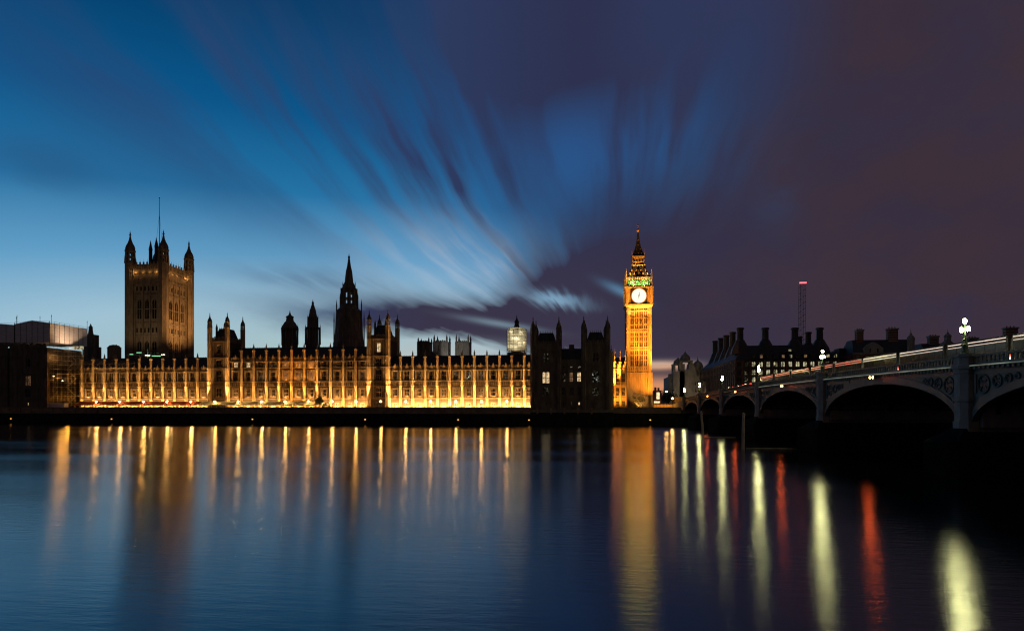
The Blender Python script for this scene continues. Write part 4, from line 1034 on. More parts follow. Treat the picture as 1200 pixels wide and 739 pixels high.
for i, py_ in enumerate(pier_y + [YB + 1.2, -1.2]):
    z_ = zpar(py_); p = MB(); hw_ = PT / 2
    p.box(BX0 + .3, BX1 - .3, py_ - hw_ + .03, py_ + hw_ - .03, -2, z_ - 1.7, 0)
    for q in (-1, 1): p.box(BX0 + .6, BX1 - .6, py_ + q * (hw_ + .25) - .28, py_ + q * (hw_ + .25) + .28, ZSP - .2, 7.1, 0)
    if i < 6: p.box(BX0 - .3, BX1 + .3, py_ - hw_ - .45, py_ + hw_ + .45, -2, 4.6, 1)
    for xf in (BX0, BX1):
        o8 = octo(xf, py_, .85, hw_)
        slab(p, o8, 4.6, z_ - 1.3); slab(p, octo(xf, py_, 1.0, hw_ + .17), 7.6, 7.95); slab(p, octo(xf, py_, .95, hw_ + .12), 4.6, 5.6)
        slab(p, octo(xf, py_, .95, hw_ + .1), z_ - 1.75, z_ - 1.3); slab(p, octo(xf, py_, 1.08, hw_ + .25), z_ - 1.3, z_ - 1.0); slab(p, octo(xf, py_, .9, hw_ + .05), z_ - 1.0, z_ - .12); slab(p, octo(xf, py_, 1.05, hw_ + .22), z_ - .12, z_ + .16)
        if i < 6:
            sg = -1 if xf == BX0 else 1
            cut = [(xf - sg * .2, py_ - hw_ - .5), (xf + sg * 1.6, py_ - hw_ - .5), (xf + sg * 4.0, py_), (xf + sg * 1.6, py_ + hw_ + .5), (xf - sg * .2, py_ + hw_ + .5)]
            top = [(xf - sg * .2, py_ - hw_), (xf + sg * .8, py_ - hw_), (xf + sg * 1.5, py_), (xf + sg * .8, py_ + hw_), (xf - sg * .2, py_ + hw_)]
            slab(p, cut, -2, 3.6, m=1); slab(p, cut, 3.6, 4.9, top, m=1)
    if i < 6: p.build('pier', ['pier_stone', 'wet_stone'], bridge)
    else: 
        if i == 6: p.box(BX0 - .6, BX1 + .6, YB + .2, YB + 14, -2, 9.6, 0)
        else: p.box(BX0 - .6, BX1 + .6, -16, -.1, -2, 9.6, 0)
        p.build('abutment', ['pier_stone', 'wet_stone'], bridge)
# approach road behind the abutment
ap = MB(); ap.hexa([(BX0, YB + 5, 5.5), (BX1, YB + 5, 5.5), (BX1, YB + 120, 5.5), (BX0, YB + 120, 5.5)], [(BX0, YB + 5, 9.5), (BX1, YB + 5, 9.5), (BX1, YB + 120, 5.95), (BX0, YB + 120, 5.95)])
structure('approach_road', ap, 'asphalt')

# lamp standards: three globes on a green post
def bridge_lamp(x, y, label):
    z = zpar(y) + .16
    root = thing('bridge_lamp', label, 'street lamp', (x, y, z), 'triple globe lamps on the bridge')
    p = MB(); p.lathe(x, y, [(z, .42), (z + .25, .42), (z + .25, .34), (z + .9, .27), (z + 1.0, .36), (z + 1.1, .24), (z + 1.45, .16), (z + 1.5, .22), (z + 1.58, .1), (z + 2.35, .075), (z + 2.4, .14), (z + 2.5, .07), (z + 3.0, .05)], 8)
    p.build('post', 'lamp_green', root)
    for q in (-1, 1):
        a = MB(); pts = [(y, z + 1.9), (y + q * .3, z + 1.85), (y + q * .52, z + 2.0), (y + q * .56, z + 2.2)]
        for p0, p1 in zip(pts, pts[1:]): a.tube((x, *p0), (x, *p1), .045, 5)
        a.frus(x, y + q * .56, z + 2.2, z + 2.27, .14, .16, 8); a.build('arm', 'lamp_green', root)
    for yy, zz in ((y - .56, z + 2.5), (y + .56, z + 2.5), (y, z + 3.35)):
        g = MB(); g.frus(x, yy, zz - .24, zz + .1, .12, .2, 8); g.frus(x, yy, zz + .1, zz + .24, .2, .09, 8)
        go = g.build('globe', 'lamp_globe', root)
        c = MB(); c.frus(x, yy, zz + .24, zz + .3, .14, .14, 8); c.frus(x, yy, zz + .3, zz + .45, .06, .01, 6); c.build('finial', 'lamp_green', go)
    return root
near_ys = [YB + 1.2] + pier_y; base = None
names_n = ['at the far bridge end beside the pale domed office block', 'on the first pier out from the far bank, near parapet', 'on the second pier out from the far bank', 'on the third pier out, before the gabled office house windows', 'on the fourth pier out, before the right end of the office house', 'closest and largest, on the big pier at the right of the photo', 'on the pier beyond the right edge']
for i, y_ in enumerate(near_ys):
    lab = 'triple globe lamp ' + names_n[i]
    if i == 6: continue
    bridge_lamp(BX0 - .1, y_, lab)
for i, y_ in enumerate(near_ys[:6]):
    if i in (5,): continue
    bridge_lamp(BX1 + .1, y_, 'triple globe lamp on the far parapet, %s from the far bank' % nth(i + 1))
# navigation lights under the crown of the arches
for i in range(5):
    ya, yb = edges[i]; y_ = (ya + yb) / 2; z_ = zpar(y_) - 1.15
    x = BX0 - .6
    lbl = ['pair of red navigation lights over the arch at the far bank', 'pair of red navigation lights over the second arch from the far bank', 'pair of red navigation lights over the third arch from the far bank', 'pair of red navigation lights over the fourth arch, left of the big chimney house end', 'largest pair of red navigation lights, over the wide arch beside the big pier'][i]
    if i == 0: continue
    root = thing('navigation_light', lbl, 'navigation light', (x, y_, z_), 'red lights over the bridge arches')
    b = MB(); b.box(x - .1, x + .5, y_ - .65, y_ + .65, z_ - .08, z_); b.box(x - .2, x + .12, y_ - .62, y_ - .22, z_ - .5, z_ - .08); b.box(x - .2, x + .12, y_ + .22, y_ + .62, z_ - .5, z_ - .08); b.build('bracket', 'black_metal', root)
    for q in (-.42, .42):
        l = MB(); l.frus(0, 0, -.02, .06, .17, .15, 10); l.v = [(x - .2 - zz, y_ + q + xx, z_ - .29 + yy) for xx, yy, zz in l.v]; l.build('lens', 'nav_red', root)

# ------------------------------------------------------------------ traffic standing on the bridge
def van_proto(paint):
    root = thing('van', 'van', 'van', (0, 0, 0), 'vans queueing on the bridge')
    prof = [(-2.6, .4), (2.6, .4), (2.68, .8), (2.5, 1.15), (2.0, 1.3), (1.35, 2.25), (1.0, 2.42), (-2.5, 2.45), (-2.65, 2.2), (-2.68, .7)]
    b = MB(); b.hexa([(-.95, y, z) for y, z in prof], [(.95, y, z) for y, z in prof]); b.build('body', paint, root)
    for q in (-1, 1): MB()._add([(q * .962, y, z) for y, z in ((1.75, 1.38), (1.2, 2.15), (.35, 2.2), (.3, 1.38))], ((0, 1, 2, 3),)).build('side_window', 'glass', root)
    MB().quad((-.8, 2.0, 1.36), (.8, 2.0, 1.36), (.74, 1.4, 2.22), (-.74, 1.4, 2.22)).build('windscreen', 'glass', root)
    for x in (-.5, .5): MB().box(x - .36, x + .36, -2.72, -2.69, 1.35, 2.0).build('rear_window', 'glass', root)
    for x in (-.88, .88):
        for y in (-1.6, 1.7):
            w_ = MB(); w_.frus(0, 0, -.12, .12, .36, .36, 14); w_.v = [(x + zz, y + xx, .36 + yy) for xx, yy, zz in w_.v]; w_.build('wheel', 'rubber', root)
    for x in (-.72, .72):
        MB().box(x - .17, x + .17, 2.62, 2.7, .75, .98).build('headlight', 'head_white', root)
        MB().box(x + (.12 if x > 0 else -.22), x + (.22 if x > 0 else -.12), -2.73, -2.66, 1.2, 2.1).build('taillight', 'tail_red', root)
    MB().box(-.3, .3, -2.62, -2.5, 2.45, 2.53).build('brake_light', 'tail_red', root)
    for x in (-.55, .55): MB().box(x - .08, x + .08, .98, 1.1, 2.44, 2.54).build('roof_marker', 'head_white', root)
    return root
def bus_proto(trail='trail_white'):
    root = thing('coach', 'coach', 'coach', (0, 0, 0), 'coaches queueing on the bridge')
    b = MB(); prof = [(-5.4, .35), (5.4, .35), (5.5, .6), (5.45, 2.6), (5.2, 3.25), (-5.3, 3.25), (-5.45, 2.6), (-5.45, .6)]
    b.hexa([(-1.2, y, z) for y, z in prof], [(1.2, y, z) for y, z in prof]); b.build('body', 'paint_dark', root)
    for q in (-1, 1):
        for k in range(6): MB().box(min(q * 1.19, q * 1.215), max(q * 1.19, q * 1.215), -5.1 + k * 1.7, -5.1 + k * 1.7 + 1.6, 1.35, 2.55).build('window', 'glass', root)
        MB().box(min(q * 1.18, q * 1.23), max(q * 1.18, q * 1.23), -5.1, 5.1, 2.98, 3.07).build('light_strip', trail, root)  # added glowing strips, standing for the light trails of passing traffic
        MB().box(min(q * 1.18, q * 1.226), max(q * 1.18, q * 1.226), -5.1, 5.1, 2.66, 2.72).build('light_strip', trail, root)
    for x in (-1.05, 1.05):
        for y in (-3.6, 3.4):
            w_ = MB(); w_.frus(0, 0, -.16, .16, .48, .48, 16); w_.v = [(x + zz, y + xx, .48 + yy) for xx, yy, zz in w_.v]; w_.build('wheel', 'rubber', root)
        MB().box(x - .2, x + .2, 5.48, 5.53, .75, .98).build('headlight', 'head_white', root)
        MB().box(x - .14, x + .14, -5.5, -5.44, .9, 1.3).build('taillight', 'tail_red', root)
    return root
def zr(y): return zpar(y) - 1.15
def rise(y0): return math.atan2(zr(y0 + 3) - zr(y0 - 3), 6)
cp = {p: van_proto(p) for p in ('paint_dark', 'paint_grey', 'paint_red')}
first = dict(cp); vi = 0
def place(proto, x, y, face, label, first_ok):
    o = proto if first_ok else dup(proto, (0, 0, 0))
    o.location = (x, y, zr(y)); o['label'] = label
    o.rotation_euler = (rise(y) if face > 0 else -rise(y), 0, 0 if face > 0 else math.pi)
    return o
used = set()
cn = {'paint_dark': 'black', 'paint_grey': 'grey', 'paint_red': 'dark red'}
away = [(44.2, 236, 'paint_dark'), (44.4, 228, 'paint_red'), (44.2, 219, 'paint_grey'), (44.4, 210.5, 'paint_dark'), (44.2, 201, 'paint_grey'), (44.5, 190, 'paint_dark'), (44.3, 181, 'paint_red'), (44.4, 171, 'paint_dark')]
toward = [(53.5, 232, 'paint_grey'), (53.3, 214, 'paint_dark'), (53.6, 196, 'paint_grey'), (53.4, 172, 'paint_dark'), (53.5, 150, 'paint_red'), (53.4, 128, 'paint_dark')]
for k, (x, y_, p) in enumerate(away):
    place(cp[p], x, y_, 1, '%s van with red tail lights, %s from the far bank in the near lane' % (cn[p], nth(k + 1)), p not in used); used.add(p)
for k, (x, y_, p) in enumerate(toward):
    place(cp[p], x, y_, -1, '%s van with white headlights, %s from the far bank in the far lane' % (cn[p], nth(k + 1)), False)
bp = bus_proto()
coaches = [(42.9, 62.2, 'nearest dark coach with light strips behind the closest bridge lamp'), (42.9, 73.5, 'dark coach with light strips, second from the closest bridge lamp'), (42.9, 84.8, 'dark coach with light strips, third from the closest bridge lamp'), (42.9, 96.1, 'dark coach with light strips behind the second closest bridge lamp'), (42.9, 50.9, 'dark coach with light strips cut by the right edge of the photo')]
for k, (x, y_, lab) in enumerate(coaches): place(bp, x, y_, 1, lab, k == 0)
bp2 = bus_proto('trail_red')
for k, y_ in enumerate((107.4, 118.8, 130.4, 142, 154)): place(bp2, 43.0, y_, 1, 'dark coach with reddish light strips, %s of its row counted from the nearest' % nth(k + 1), k == 0)

# ------------------------------------------------------------------ office house with the tall chimneys
PXL, PXR, PYF = PX(862, 300), PX(983, 300), 300.0
PYB = PY(821, PXL)
root = thing('office_house', 'broad dark office block with rows of lit windows and tall roof chimneys', 'office building', ((PXL + PXR) / 2, PYF, ZT))
ph = lambda py, X=90.0, Y=PYF: PZ(py, X, Y)
ze, zrg = ph(421), ph(402.5)
NB = 14; bw = (PXR - PXL) / NB; ops = []
rowsP = [ph(447.2), ph(438.6), ph(429.3)]; wh = 2.5
for k in range(NB):
    c = PXL + bw * (k + .5)
    for z in rowsP + [rowsP[0] - 3.6, rowsP[0] - 7.2]: ops.append((c - .95, c + .95, z, z + wh))
m = MB(); m.wall(PXL, PXR, ZT, ze, PYF, .45, ops); m.box(PXL + .05, PXR - .05, PYF + .5, PYB, ZT, ze - .05)
for z in (ze - .35, rowsP[1] - .6, rowsP[2] - .6): m.box(PXL, PXR, PYF - .2, PYF - .003, z, z + .3)
m.build('wall', 'bronze', root)
pil = MB()
for k in range(NB + 1): x = PXL + bw * k; pil.box(x - .28, x + .28, PYF - .45, PYF - .004, ZT, ze - .4)
pil.build('pilasters', 'red_panel', root)
sd = MB(); nside = 22; bs = (PYB - PYF) / nside
for k in range(nside + 1): y = PYF + bs * k; sd.box(PXL - .4, PXL + .04, y - .3, y + .3, ZT, ze - .4)
sd.box(PXL - .25, PXL + .03, PYF, PYB, ze - .6, ze - .1)
sd.build('side_pilasters', 'limestone_dark', root)
rnd = random.Random(4)
for k in range(NB):
    c = PXL + bw * (k + .5)
    for j, z in enumerate(rowsP):
        p_ = 'lit_office' if (k not in (0, 1) and rnd.random() < .9) else ('lit_faint' if k else 'glass')
        add_window(root, c, z, 1.9, wh, PYF + .06, p_, 2, False, 'bronze')
    if k > 1: add_window(root, c, rowsP[0] - 3.6, 1.9, wh, PYF + .06, 'lit_office' if k % 3 else 'lit_faint', 2, False, 'bronze')
for k in range(nside):
    for j, z in enumerate((ph(429.3), ph(438.6))):
        o = add_window(root, PXL - .43, z, bs * .5, wh * .9, PYF + bs * (k + .5), 'lit_dim' if (j == 0 or k % 3 == 0) else 'lit_faint', 2, False, 'bronze', rotz=-math.pi / 2)
r = MB()
yr0, yr1 = PYF + 7.5, PYB - 6
r.hexa([(PXL - .5, PYF - .5, ze), (PXR + .3, PYF - .5, ze), (PXR + .3, PYB, ze), (PXL - .5, PYB, ze)], [(PXL + 6.5, yr0, zrg), (PXR - 8, yr0, zrg), (PXR - 8, yr1, zrg), (PXL + 6.5, yr1, zrg)])
for k in range(1, NB * 2): x = PXL + bw * k / 2; x2 = PXL + 6.5 + (PXR - PXL - 14.5) * k / (NB * 2); r.hexa([(x - .06, PYF - .52, ze + .02), (x + .06, PYF - .52, ze + .02), (x, PYF - .5, ze + .14)], [(x2 - .06, yr0, zrg), (x2 + .06, yr0, zrg), (x2, yr0, zrg + .1)])
rf = r.build('roof', 'bronze', root)
for k in range(2, NB):
    c = PXL + bw * (k + .5); z = ph(419.8); dmr = MB(); dmr.box(c - .85, c + .85, PYF - .45, PYF + 3, z, z + 1.9); dmr.hexa([(c - 1, PYF - .5, z + 1.9), (c + 1, PYF - .5, z + 1.9), (c, PYF - .5, z + 2.6)], [(c - 1, PYF + 3, z + 1.9), (c + 1, PYF + 3, z + 1.9), (c, PYF + 3, z + 2.6)])
    d_ = dmr.build('dormer', 'bronze', rf)
    if k in (7,) or k % 3 == 0 or k > 11: MB().box(c - .6, c + .6, PYF - .49, PYF - .452, z + .3, z + 1.6).build('pane', 'lit_office' if k in (7, 12, 13) else 'lit_dim', d_)
c = PXL + bw * 7.4; tr_ = MB(); tr_.box(c - 3, c + 2.4, PYF + 2.6, PYF + 5.4, ph(412), ph(411.3)); tr_.box(c + .4, c + 1.8, PYF + 2.62, PYF + 2.9, ph(410.8), ph(408.6), 1); tr_.build('roof_terrace', ['bronze', 'lit_office'], rf)
def chim(px_, top, Y, broad=1.0, zb=None):
    X = PX(px_, Y); zt_ = PZ(top, X, Y); zb = zrg - 1.5 if zb is None else zb
    m = MB(); w_ = 1.55 * broad; zc_ = zb + (zt_ - zb) * .42
    m.lathe(X, Y, [(zb - 2.5, w_ * 3.0), (zb, w_ * 2.6), (zb + (zc_ - zb) * .5, w_ * 1.9), (zc_, w_ * 1.2), (zc_ + .01, w_), (zt_ - .8, w_ * .95), (zt_ - .8, w_ * 1.2), (zt_ - .2, w_ * 1.2), (zt_ - .2, w_ * 1.05), (zt_, w_ * 1.05)], 8)
    m.build('chimney', 'bronze', rf)
for px_, top in ((867.3, 384), (896.7, 384), (931.2, 384), (960.4, 384)): chim(px_, top, 308)
chim(947, 389, 330, .95, zrg - 1); chim(937, 394, 326, .8, zrg - 1)
for px_, top in ((858.5, 389), (851.2, 392.7), (844.7, 396), (838, 399.3)):
    Y = PY(px_, PXL + 6); chim(px_, top, Y, 1.0, ze + 4)
# far crane with a red light bar
Xc, Yc = PX(939.6, 520), 520
root = thing('tower_crane', 'thin lattice crane jib raised upright with a red light at its tip', 'crane', (Xc, Yc, ZT))
m = MB(); zt_ = PZ(332.5, Xc, Yc); zb = ZT; hw_ = 2.0
for a, b in ((-1, -1), (1, -1), (1, 1), (-1, 1)): m.tube((Xc + a * hw_ - .8, Yc + b * hw_, zb), (Xc + a * hw_ + .4, Yc + b * hw_, zt_), .15, 4)
nl = 40
for i in range(nl):
    z0, z1 = zb + (zt_ - zb) * i / nl, zb + (zt_ - zb) * (i + 1) / nl; d0, d1 = -.8 + 1.2 * i / nl, -.8 + 1.2 * (i + 1) / nl
    for b in (-1, 1):
        m.tube((Xc + (-hw_ if i % 2 else hw_) + d0, Yc + b * hw_, z0), (Xc + (hw_ if i % 2 else -hw_) + d1, Yc + b * hw_, z1), .09, 4)
        m.tube((Xc - hw_ + d1, Yc + b * hw_, z1), (Xc + hw_ + d1, Yc + b * hw_, z1), .07, 4)
m.build('jib', 'dark_iron', root)
MB().box(Xc - hw_ - .2, Xc + hw_ + .8, Yc - hw_ - .4, Yc - hw_ + .4, zt_, zt_ + .9).build('warning_light', 'crane_red', root)

# ------------------------------------------------------------------ brick houses beyond the bridge
def brick_house(label, pxa, pxb, Y, pe, prg, gables, dorm, chims, turr=(), lit=(), depth=16):
    XA, XB = PX(pxa, Y), PX(pxb, Y); z = lambda py: PZ(py, (XA + XB) / 2, Y)
    root = thing('brick_house', label, 'brick building', ((XA + XB) / 2, Y, ZT))
    m = MB(); n = max(3, int((XB - XA) / 3.4)); bw = (XB - XA) / n; ops = []
    for k in range(n):
        for zz in (z(pe) - 3.2, z(pe) - 7.0, z(pe) - 10.8): ops.append((XA + bw * (k + .5) - .7, XA + bw * (k + .5) + .7, zz, zz + 2.1))
    m.wall(XA, XB, ZT, z(pe), Y, .3, ops); m.box(XA + .02, XB - .02, Y + .35, Y + depth, ZT, z(pe) - .02)
    for i in range(7): zz = z(pe) - .6 - i * 2.2; m.box(XA, XB, Y - .06, Y - .002, zz, zz + .5, 1)
    m.box(XA - .2, XB + .2, Y - .4, Y - .003, z(pe) - .1, z(pe) + .3, 1)
    m.build('wall', ['brick', 'grey_stone'], root)
    for a, b, c, d in ops: add_window(root, (a + b) / 2, c, b - a, d - c, Y + .02, 'glass', 2, True, 'grey_stone')
    r = MB(); y2 = Y + depth
    r.hexa([(XA, Y, z(pe)), (XB, Y, z(pe)), (XB, y2, z(pe)), (XA, y2, z(pe))], [(XA + 1.5, Y + 5, z(prg)), (XB - 1.5, Y + 5, z(prg)), (XB - 1.5, y2 - 5, z(prg)), (XA + 1.5, y2 - 5, z(prg))])
    rf = r.build('roof', 'slate', root)
    for px_, w_, top in gables:
        X = PX(px_, Y); g = MB(); w_ = w_ / 2; zb = z(pe); zt_ = z(top)
        g.box(X - w_, X + w_, Y - .5, Y + 3, zb - .3, zb + (zt_ - zb) * .45)
        g.hexa([(X - w_, Y - .5, zb + (zt_ - zb) * .45), (X + w_, Y - .5, zb + (zt_ - zb) * .45), (X + w_ * .5, Y - .5, zb + (zt_ - zb) * .78), (X, Y - .5, zt_), (X - w_ * .5, Y - .5, zb + (zt_ - zb) * .78)], [(X - w_, Y + 3, zb + (zt_ - zb) * .45), (X + w_, Y + 3, zb + (zt_ - zb) * .45), (X + w_ * .5, Y + 3, zb + (zt_ - zb) * .78), (X, Y + 3, zt_), (X - w_ * .5, Y + 3, zb + (zt_ - zb) * .78)])
        go = g.build('gable', 'grey_stone', root)
        for q in (-.4, .4): MB().box(X + q * w_ - .3, X + q * w_ + .3, Y - .53, Y - .502, zb + .3, zb + (zt_ - zb) * .4).build('pane', 'glass', go)
    for px_, pt, pb, pane in dorm:
        X = PX(px_, Y); g = MB(); zb, zt_ = z(pb), z(pt); g.box(X - .9, X + .9, Y - .3, Y + 3, zb, zt_ - .7); g.hexa([(X - 1.1, Y - .4, zt_ - .7), (X + 1.1, Y - .4, zt_ - .7), (X, Y - .4, zt_ + .4)], [(X - 1.1, Y + 3, zt_ - .7), (X + 1.1, Y + 3, zt_ - .7), (X, Y + 3, zt_ + .4)])
        go = g.build('dormer', 'grey_stone', rf); MB().box(X - .55, X + .55, Y - .34, Y - .302, zb + .3, zt_ - .9).build('pane', pane, go)
    for px_, pt, pb, w_ in chims:
        X = PX(px_, Y + 5); g = MB(); zb, zt_ = PZ(pb, X, Y + 5), PZ(pt, X, Y + 5); w_ = w_ / 2
        g.box(X - w_, X + w_, Y + 4, Y + 6.4, z(pe), zt_ - .9)
        n2 = 6
        for i in range(n2): zz = zb + (zt_ - zb) * (i + .3) / n2; g.box(X - w_ - .05, X + w_ + .05, Y + 3.94, Y + 6.45, zz, zz + (zt_ - zb) / n2 * .35, 1)
        g.box(X - w_ * 1.15, X + w_ * 1.15, Y + 3.7, Y + 6.7, zt_ - .9, zt_ - .2, 1)
        for q in (-.6, 0, .6): g.frus(X + q * w_, Y + 5.2, zt_ - .2, zt_ + .5, .25, .2, 6)
        g.build('chimney', ['brick', 'grey_stone'], rf)
    for px_, pt, pb, w_ in turr:
        X = PX(px_, Y - .2); g = MB(); zt_ = z(pt); zb = z(pb); r_ = w_ / 2
        g.frus(X, Y + .5, ZT, zb, r_, r_, 10); g.lathe(X, Y + .5, [(zb, r_ * 1.15), (zb + (zt_ - zb) * .12, r_ * 1.1), (zb + (zt_ - zb) * .3, r_ * .8), (zb + (zt_ - zb) * .4, r_ * .4), (zb + (zt_ - zb) * .55, r_ * .3), (zb + (zt_ - zb) * .6, r_ * .1), (zt_, .03)], 10)
        g.build('turret', 'grey_stone', root)
    return root
brick_house('striped brick house with a pale carved gable and two tall chimneys', 1000, 1074, 300, 413.5, 396.6, [(1023.6, 8, 400.5)], [(1034, 413.5, 419.5, 'lit_dim'), (1048.3, 414, 420, 'lit_faint'), (1062.6, 414, 420, 'lit_faint')], [(1007, 385.8, 398, 2.9), (1045.5, 384.2, 401, 4.2)], [(1068.3, 384.5, 398.5, 3.0)])
brick_house('long low brick house with a pointed cupola, right of the striped house', 1082, 1136, 312, 412, 401, [(1111.6, 6.5, 398)], [(1125, 412, 417, 'lit_faint')], [(1093.5, 393, 404, 4.0)], [(1111.6, 385, 394.5, 2.8)])
brick_house('far brick house with a broad chimney at the right edge of the photo', 1139, 1215, 305, 408, 397.3, [], [(1150, 403, 408.5, 'lit_faint'), (1161.5, 403, 408.5, 'lit_faint'), (1177, 403, 408.5, 'lit_faint'), (1193, 403, 408.5, 'lit_warm')], [(1139.5, 395, 405, 4.0), (1184.3, 383, 402, 5.0)])
Xb, Yb = PX(990, 310), 310
root = thing('dark_block', 'plain dark flat topped block between the chimneyed offices and the striped house', 'building', (Xb, Yb, ZT))
m = MB(); a, b = PX(983.5, Yb), PX(998, Yb); m.box(a, b, Yb, Yb + 12, ZT, PZ(409.5, Xb, Yb)); m.box(a + .5, b - 1.2, Yb + 1, Yb + 8, PZ(409.5, Xb, Yb), PZ(407.5, Xb, Yb)); m.box(a - .1, b + .1, Yb - .2, Yb + 12.1, PZ(411, Xb, Yb), PZ(410.4, Xb, Yb)); m.build('wall', 'bronze', root)
for k in range(3): add_window(root, a + 1.5 + k * (b - a - 3) / 2, PZ(418, Xb, Yb), 1.2, 1.8, Yb - .33, 'glass', 2, False, 'bronze')

# ------------------------------------------------------------------ pale domed government block beyond the bridge end
GY = 395.0; gz = lambda py, X=45.0: PZ(py, X, GY)
gx0, gx1 = PX(784.5, GY), PX(824, GY)
root = thing('government_block', 'pale stone office block with two little towers and a dome beyond the bridge end', 'office building', ((gx0 + gx1) / 2, GY, ZT))
xa_, xb_ = PX(790.6, GY), PX(820, GY); ops = []; n = 9; bw = (xb_ - xa_) / n
for k in range(n):
    for py in (451, 459, 467): ops.append((xa_ + bw * (k + .5) - .5, xa_ + bw * (k + .5) + .5, gz(py), gz(py) + 2.4))
m = MB(); m.wall(xa_, xb_, ZT, gz(440), GY, .4, ops); m.box(xa_, xb_, GY + .45, GY + 30, ZT, gz(440))
m.box(gx0, xa_, GY + 4, GY + 30, ZT, gz(441)); m.box(gx0 - .2, xa_, GY + 3.8, GY + 5, gz(442), gz(441.2)); m.box(gx0 + .3, gx0 + 2.4, GY + 5, GY + 9, gz(441), gz(437.5))
for py in (440.5, 447.5, 456): m.box(xa_ - .2, xb_ + .2, GY - .4, GY - .003, gz(py), gz(py) + .5)
for k in range(n + 1): x = xa_ + bw * k; m.box(x - .2, x + .2, GY - .25, GY - .004, ZT, gz(440.8))
m.hexa([(PX(806, GY), GY - .4, gz(440)), (PX(817.5, GY), GY - .4, gz(440)), (PX(811.5, GY), GY - .4, gz(424)), (PX(808, GY), GY - .4, gz(426))], [(PX(806, GY), GY + 10, gz(440)), (PX(817.5, GY), GY + 10, gz(440)), (PX(811.5, GY), GY + 10, gz(424)), (PX(808, GY), GY + 10, gz(426))])
m.build('wall', 'grey_stone', root)
for a, b, c, d in ops: add_window(root, (a + b) / 2, c, b - a, d - c, GY + .05, 'glass', 2, True, 'grey_stone')
add_window(root, PX(787.3, GY + 4), gz(448), 1.4, 2.6, GY + 3.6, 'lit_faint', 2, True, 'grey_stone')
for px_, top, w_, base in ((795.2, 417.3, 4.4, 440), (803.6, 410.3, 4.8, 440)):
    X = PX(px_, GY + 1); r_ = w_ * .8; t_ = MB(); zb, zt_ = gz(base), gz(top); hgt = zt_ - zb
    t_.box(X - r_, X + r_, GY - .6, GY + 2 * r_, ZT, zb + hgt * .22)
    for a in (-1, 1):
        for b in (0, 1): t_.box(X + a * r_ * .8 - r_ * .22, X + a * r_ * .8 + r_ * .22, GY - .3 + b * 1.7 * r_, GY + .5 + b * 1.7 * r_, zb + hgt * .22, zb + hgt * .55)
    t_.box(X - r_ * 1.05, X + r_ * 1.05, GY - .5, GY + 2 * r_, zb + hgt * .55, zb + hgt * .6)
    t_.lathe(X, GY + r_ * .9, [(zb + hgt * .6, r_ * .85), (zb + hgt * .72, r_ * .8), (zb + hgt * .8, r_ * .62), (zb + hgt * .86, r_ * .3), (zb + hgt * .9, r_ * .2), (zb + hgt * .93, r_ * .08), (zt_, .03)], 10)
    t_.build('tower', 'grey_stone', root)
X = PX(817.6, GY + 6); d_ = MB(); zb = gz(430); zt_ = gz(416.3); r_ = 3.1
d_.frus(X, GY + 6, gz(441), zb, r_, r_, 12); d_.lathe(X, GY + 6, [(zb, r_ * 1.1), (zb + .5, r_ * 1.1), (zb + 1.2, r_ * 1.02), (zb + 2.6, r_ * .85), (zb + 3.6, r_ * .5), (zb + 4.1, r_ * .2), (zb + 4.6, r_ * .2), (zb + 4.9, r_ * .08), (zt_, .03)], 14); d_.build('dome', 'grey_stone', root)
# little shop block with a lit sign beside the clock tower
Xs, Ys = PX(770.5, 352), 352; sz_ = lambda py: PZ(py, Xs, Ys)
root = thing('kiosk_block', 'small dark block with a bright amber window just right of the clock tower', 'building', (Xs, Ys, ZT))
a, b = PX(766.5, Ys), PX(775, Ys)
m = MB(); m.box(a, b, Ys, Ys + 8, ZT, sz_(457.5)); m.box(a + .4, a + 1.5, Ys + 2, Ys + 3, sz_(457.5), sz_(453.5)); m.box(b - 1.8, b - .8, Ys + 2, Ys + 3, sz_(457.5), sz_(454)); m.box(a - .2, b + .2, Ys - .2, Ys + 8.2, sz_(458.2), sz_(457.4)); m.build('wall', 'brick', root)
MB().box(PX(769.3, Ys), PX(773, Ys), Ys - .12, Ys - .02, sz_(467.5), sz_(459.5)).build('window', 'shop_sign', root)
MB().box(PX(766.3, Ys), PX(773, Ys), Ys - .9, Ys - .02, sz_(472), sz_(469.8)).build('canopy', 'shop_sign', root)
# bright quay wall by the bridge foot

# ------------------------------------------------------------------ trees
def blob_tree(name, label, x, y, zb, h, rad, leaf, n, trunk_h, seed, squash=.8):
    rn = random.Random(seed); root = thing(name, label, 'tree', (x, y, zb))
    t = MB(); t.tube((x, y, zb - .2), (x + .1, y, zb + trunk_h), .035 * h, 7, r2=.022 * h)
    tips = []
    for i in range(9):
        a = rn.uniform(0, 6.28); e = rn.uniform(.35, 1.0); L = rad * rn.uniform(.5, .95)
        p = (x + L * math.cos(a) * .9, y + L * math.sin(a) * .9, zb + trunk_h + L * e + h * .12)
        t.tube((x + .05, y, zb + trunk_h * rn.uniform(.7, 1)), p, .014 * h, 5, r2=.004 * h); tips.append(p)
    tips.append((x, y, zb + h * .78))
    t.build('trunk', 'bark', root)
    c = MB()
    for k in range(n):
        p = tips[k % len(tips)]; s_ = rad * .42
        q = [p[0] + rn.gauss(0, s_), p[1] + rn.gauss(0, s_), p[2] + rn.gauss(0, s_ * squash)]
        q[2] = max(q[2], zb + trunk_h * .6); L = h * rn.uniform(.018, .04)
        u = Vector((rn.gauss(0, 1), rn.gauss(0, 1), rn.gauss(0, 1))).normalized(); w_ = u.orthogonal().normalized(); q = Vector(q)
        c.quad(q - u * L, q + w_ * L * .6, q + u * L, q - w_ * L * .6)
    c.build('crown', leaf, root); return root
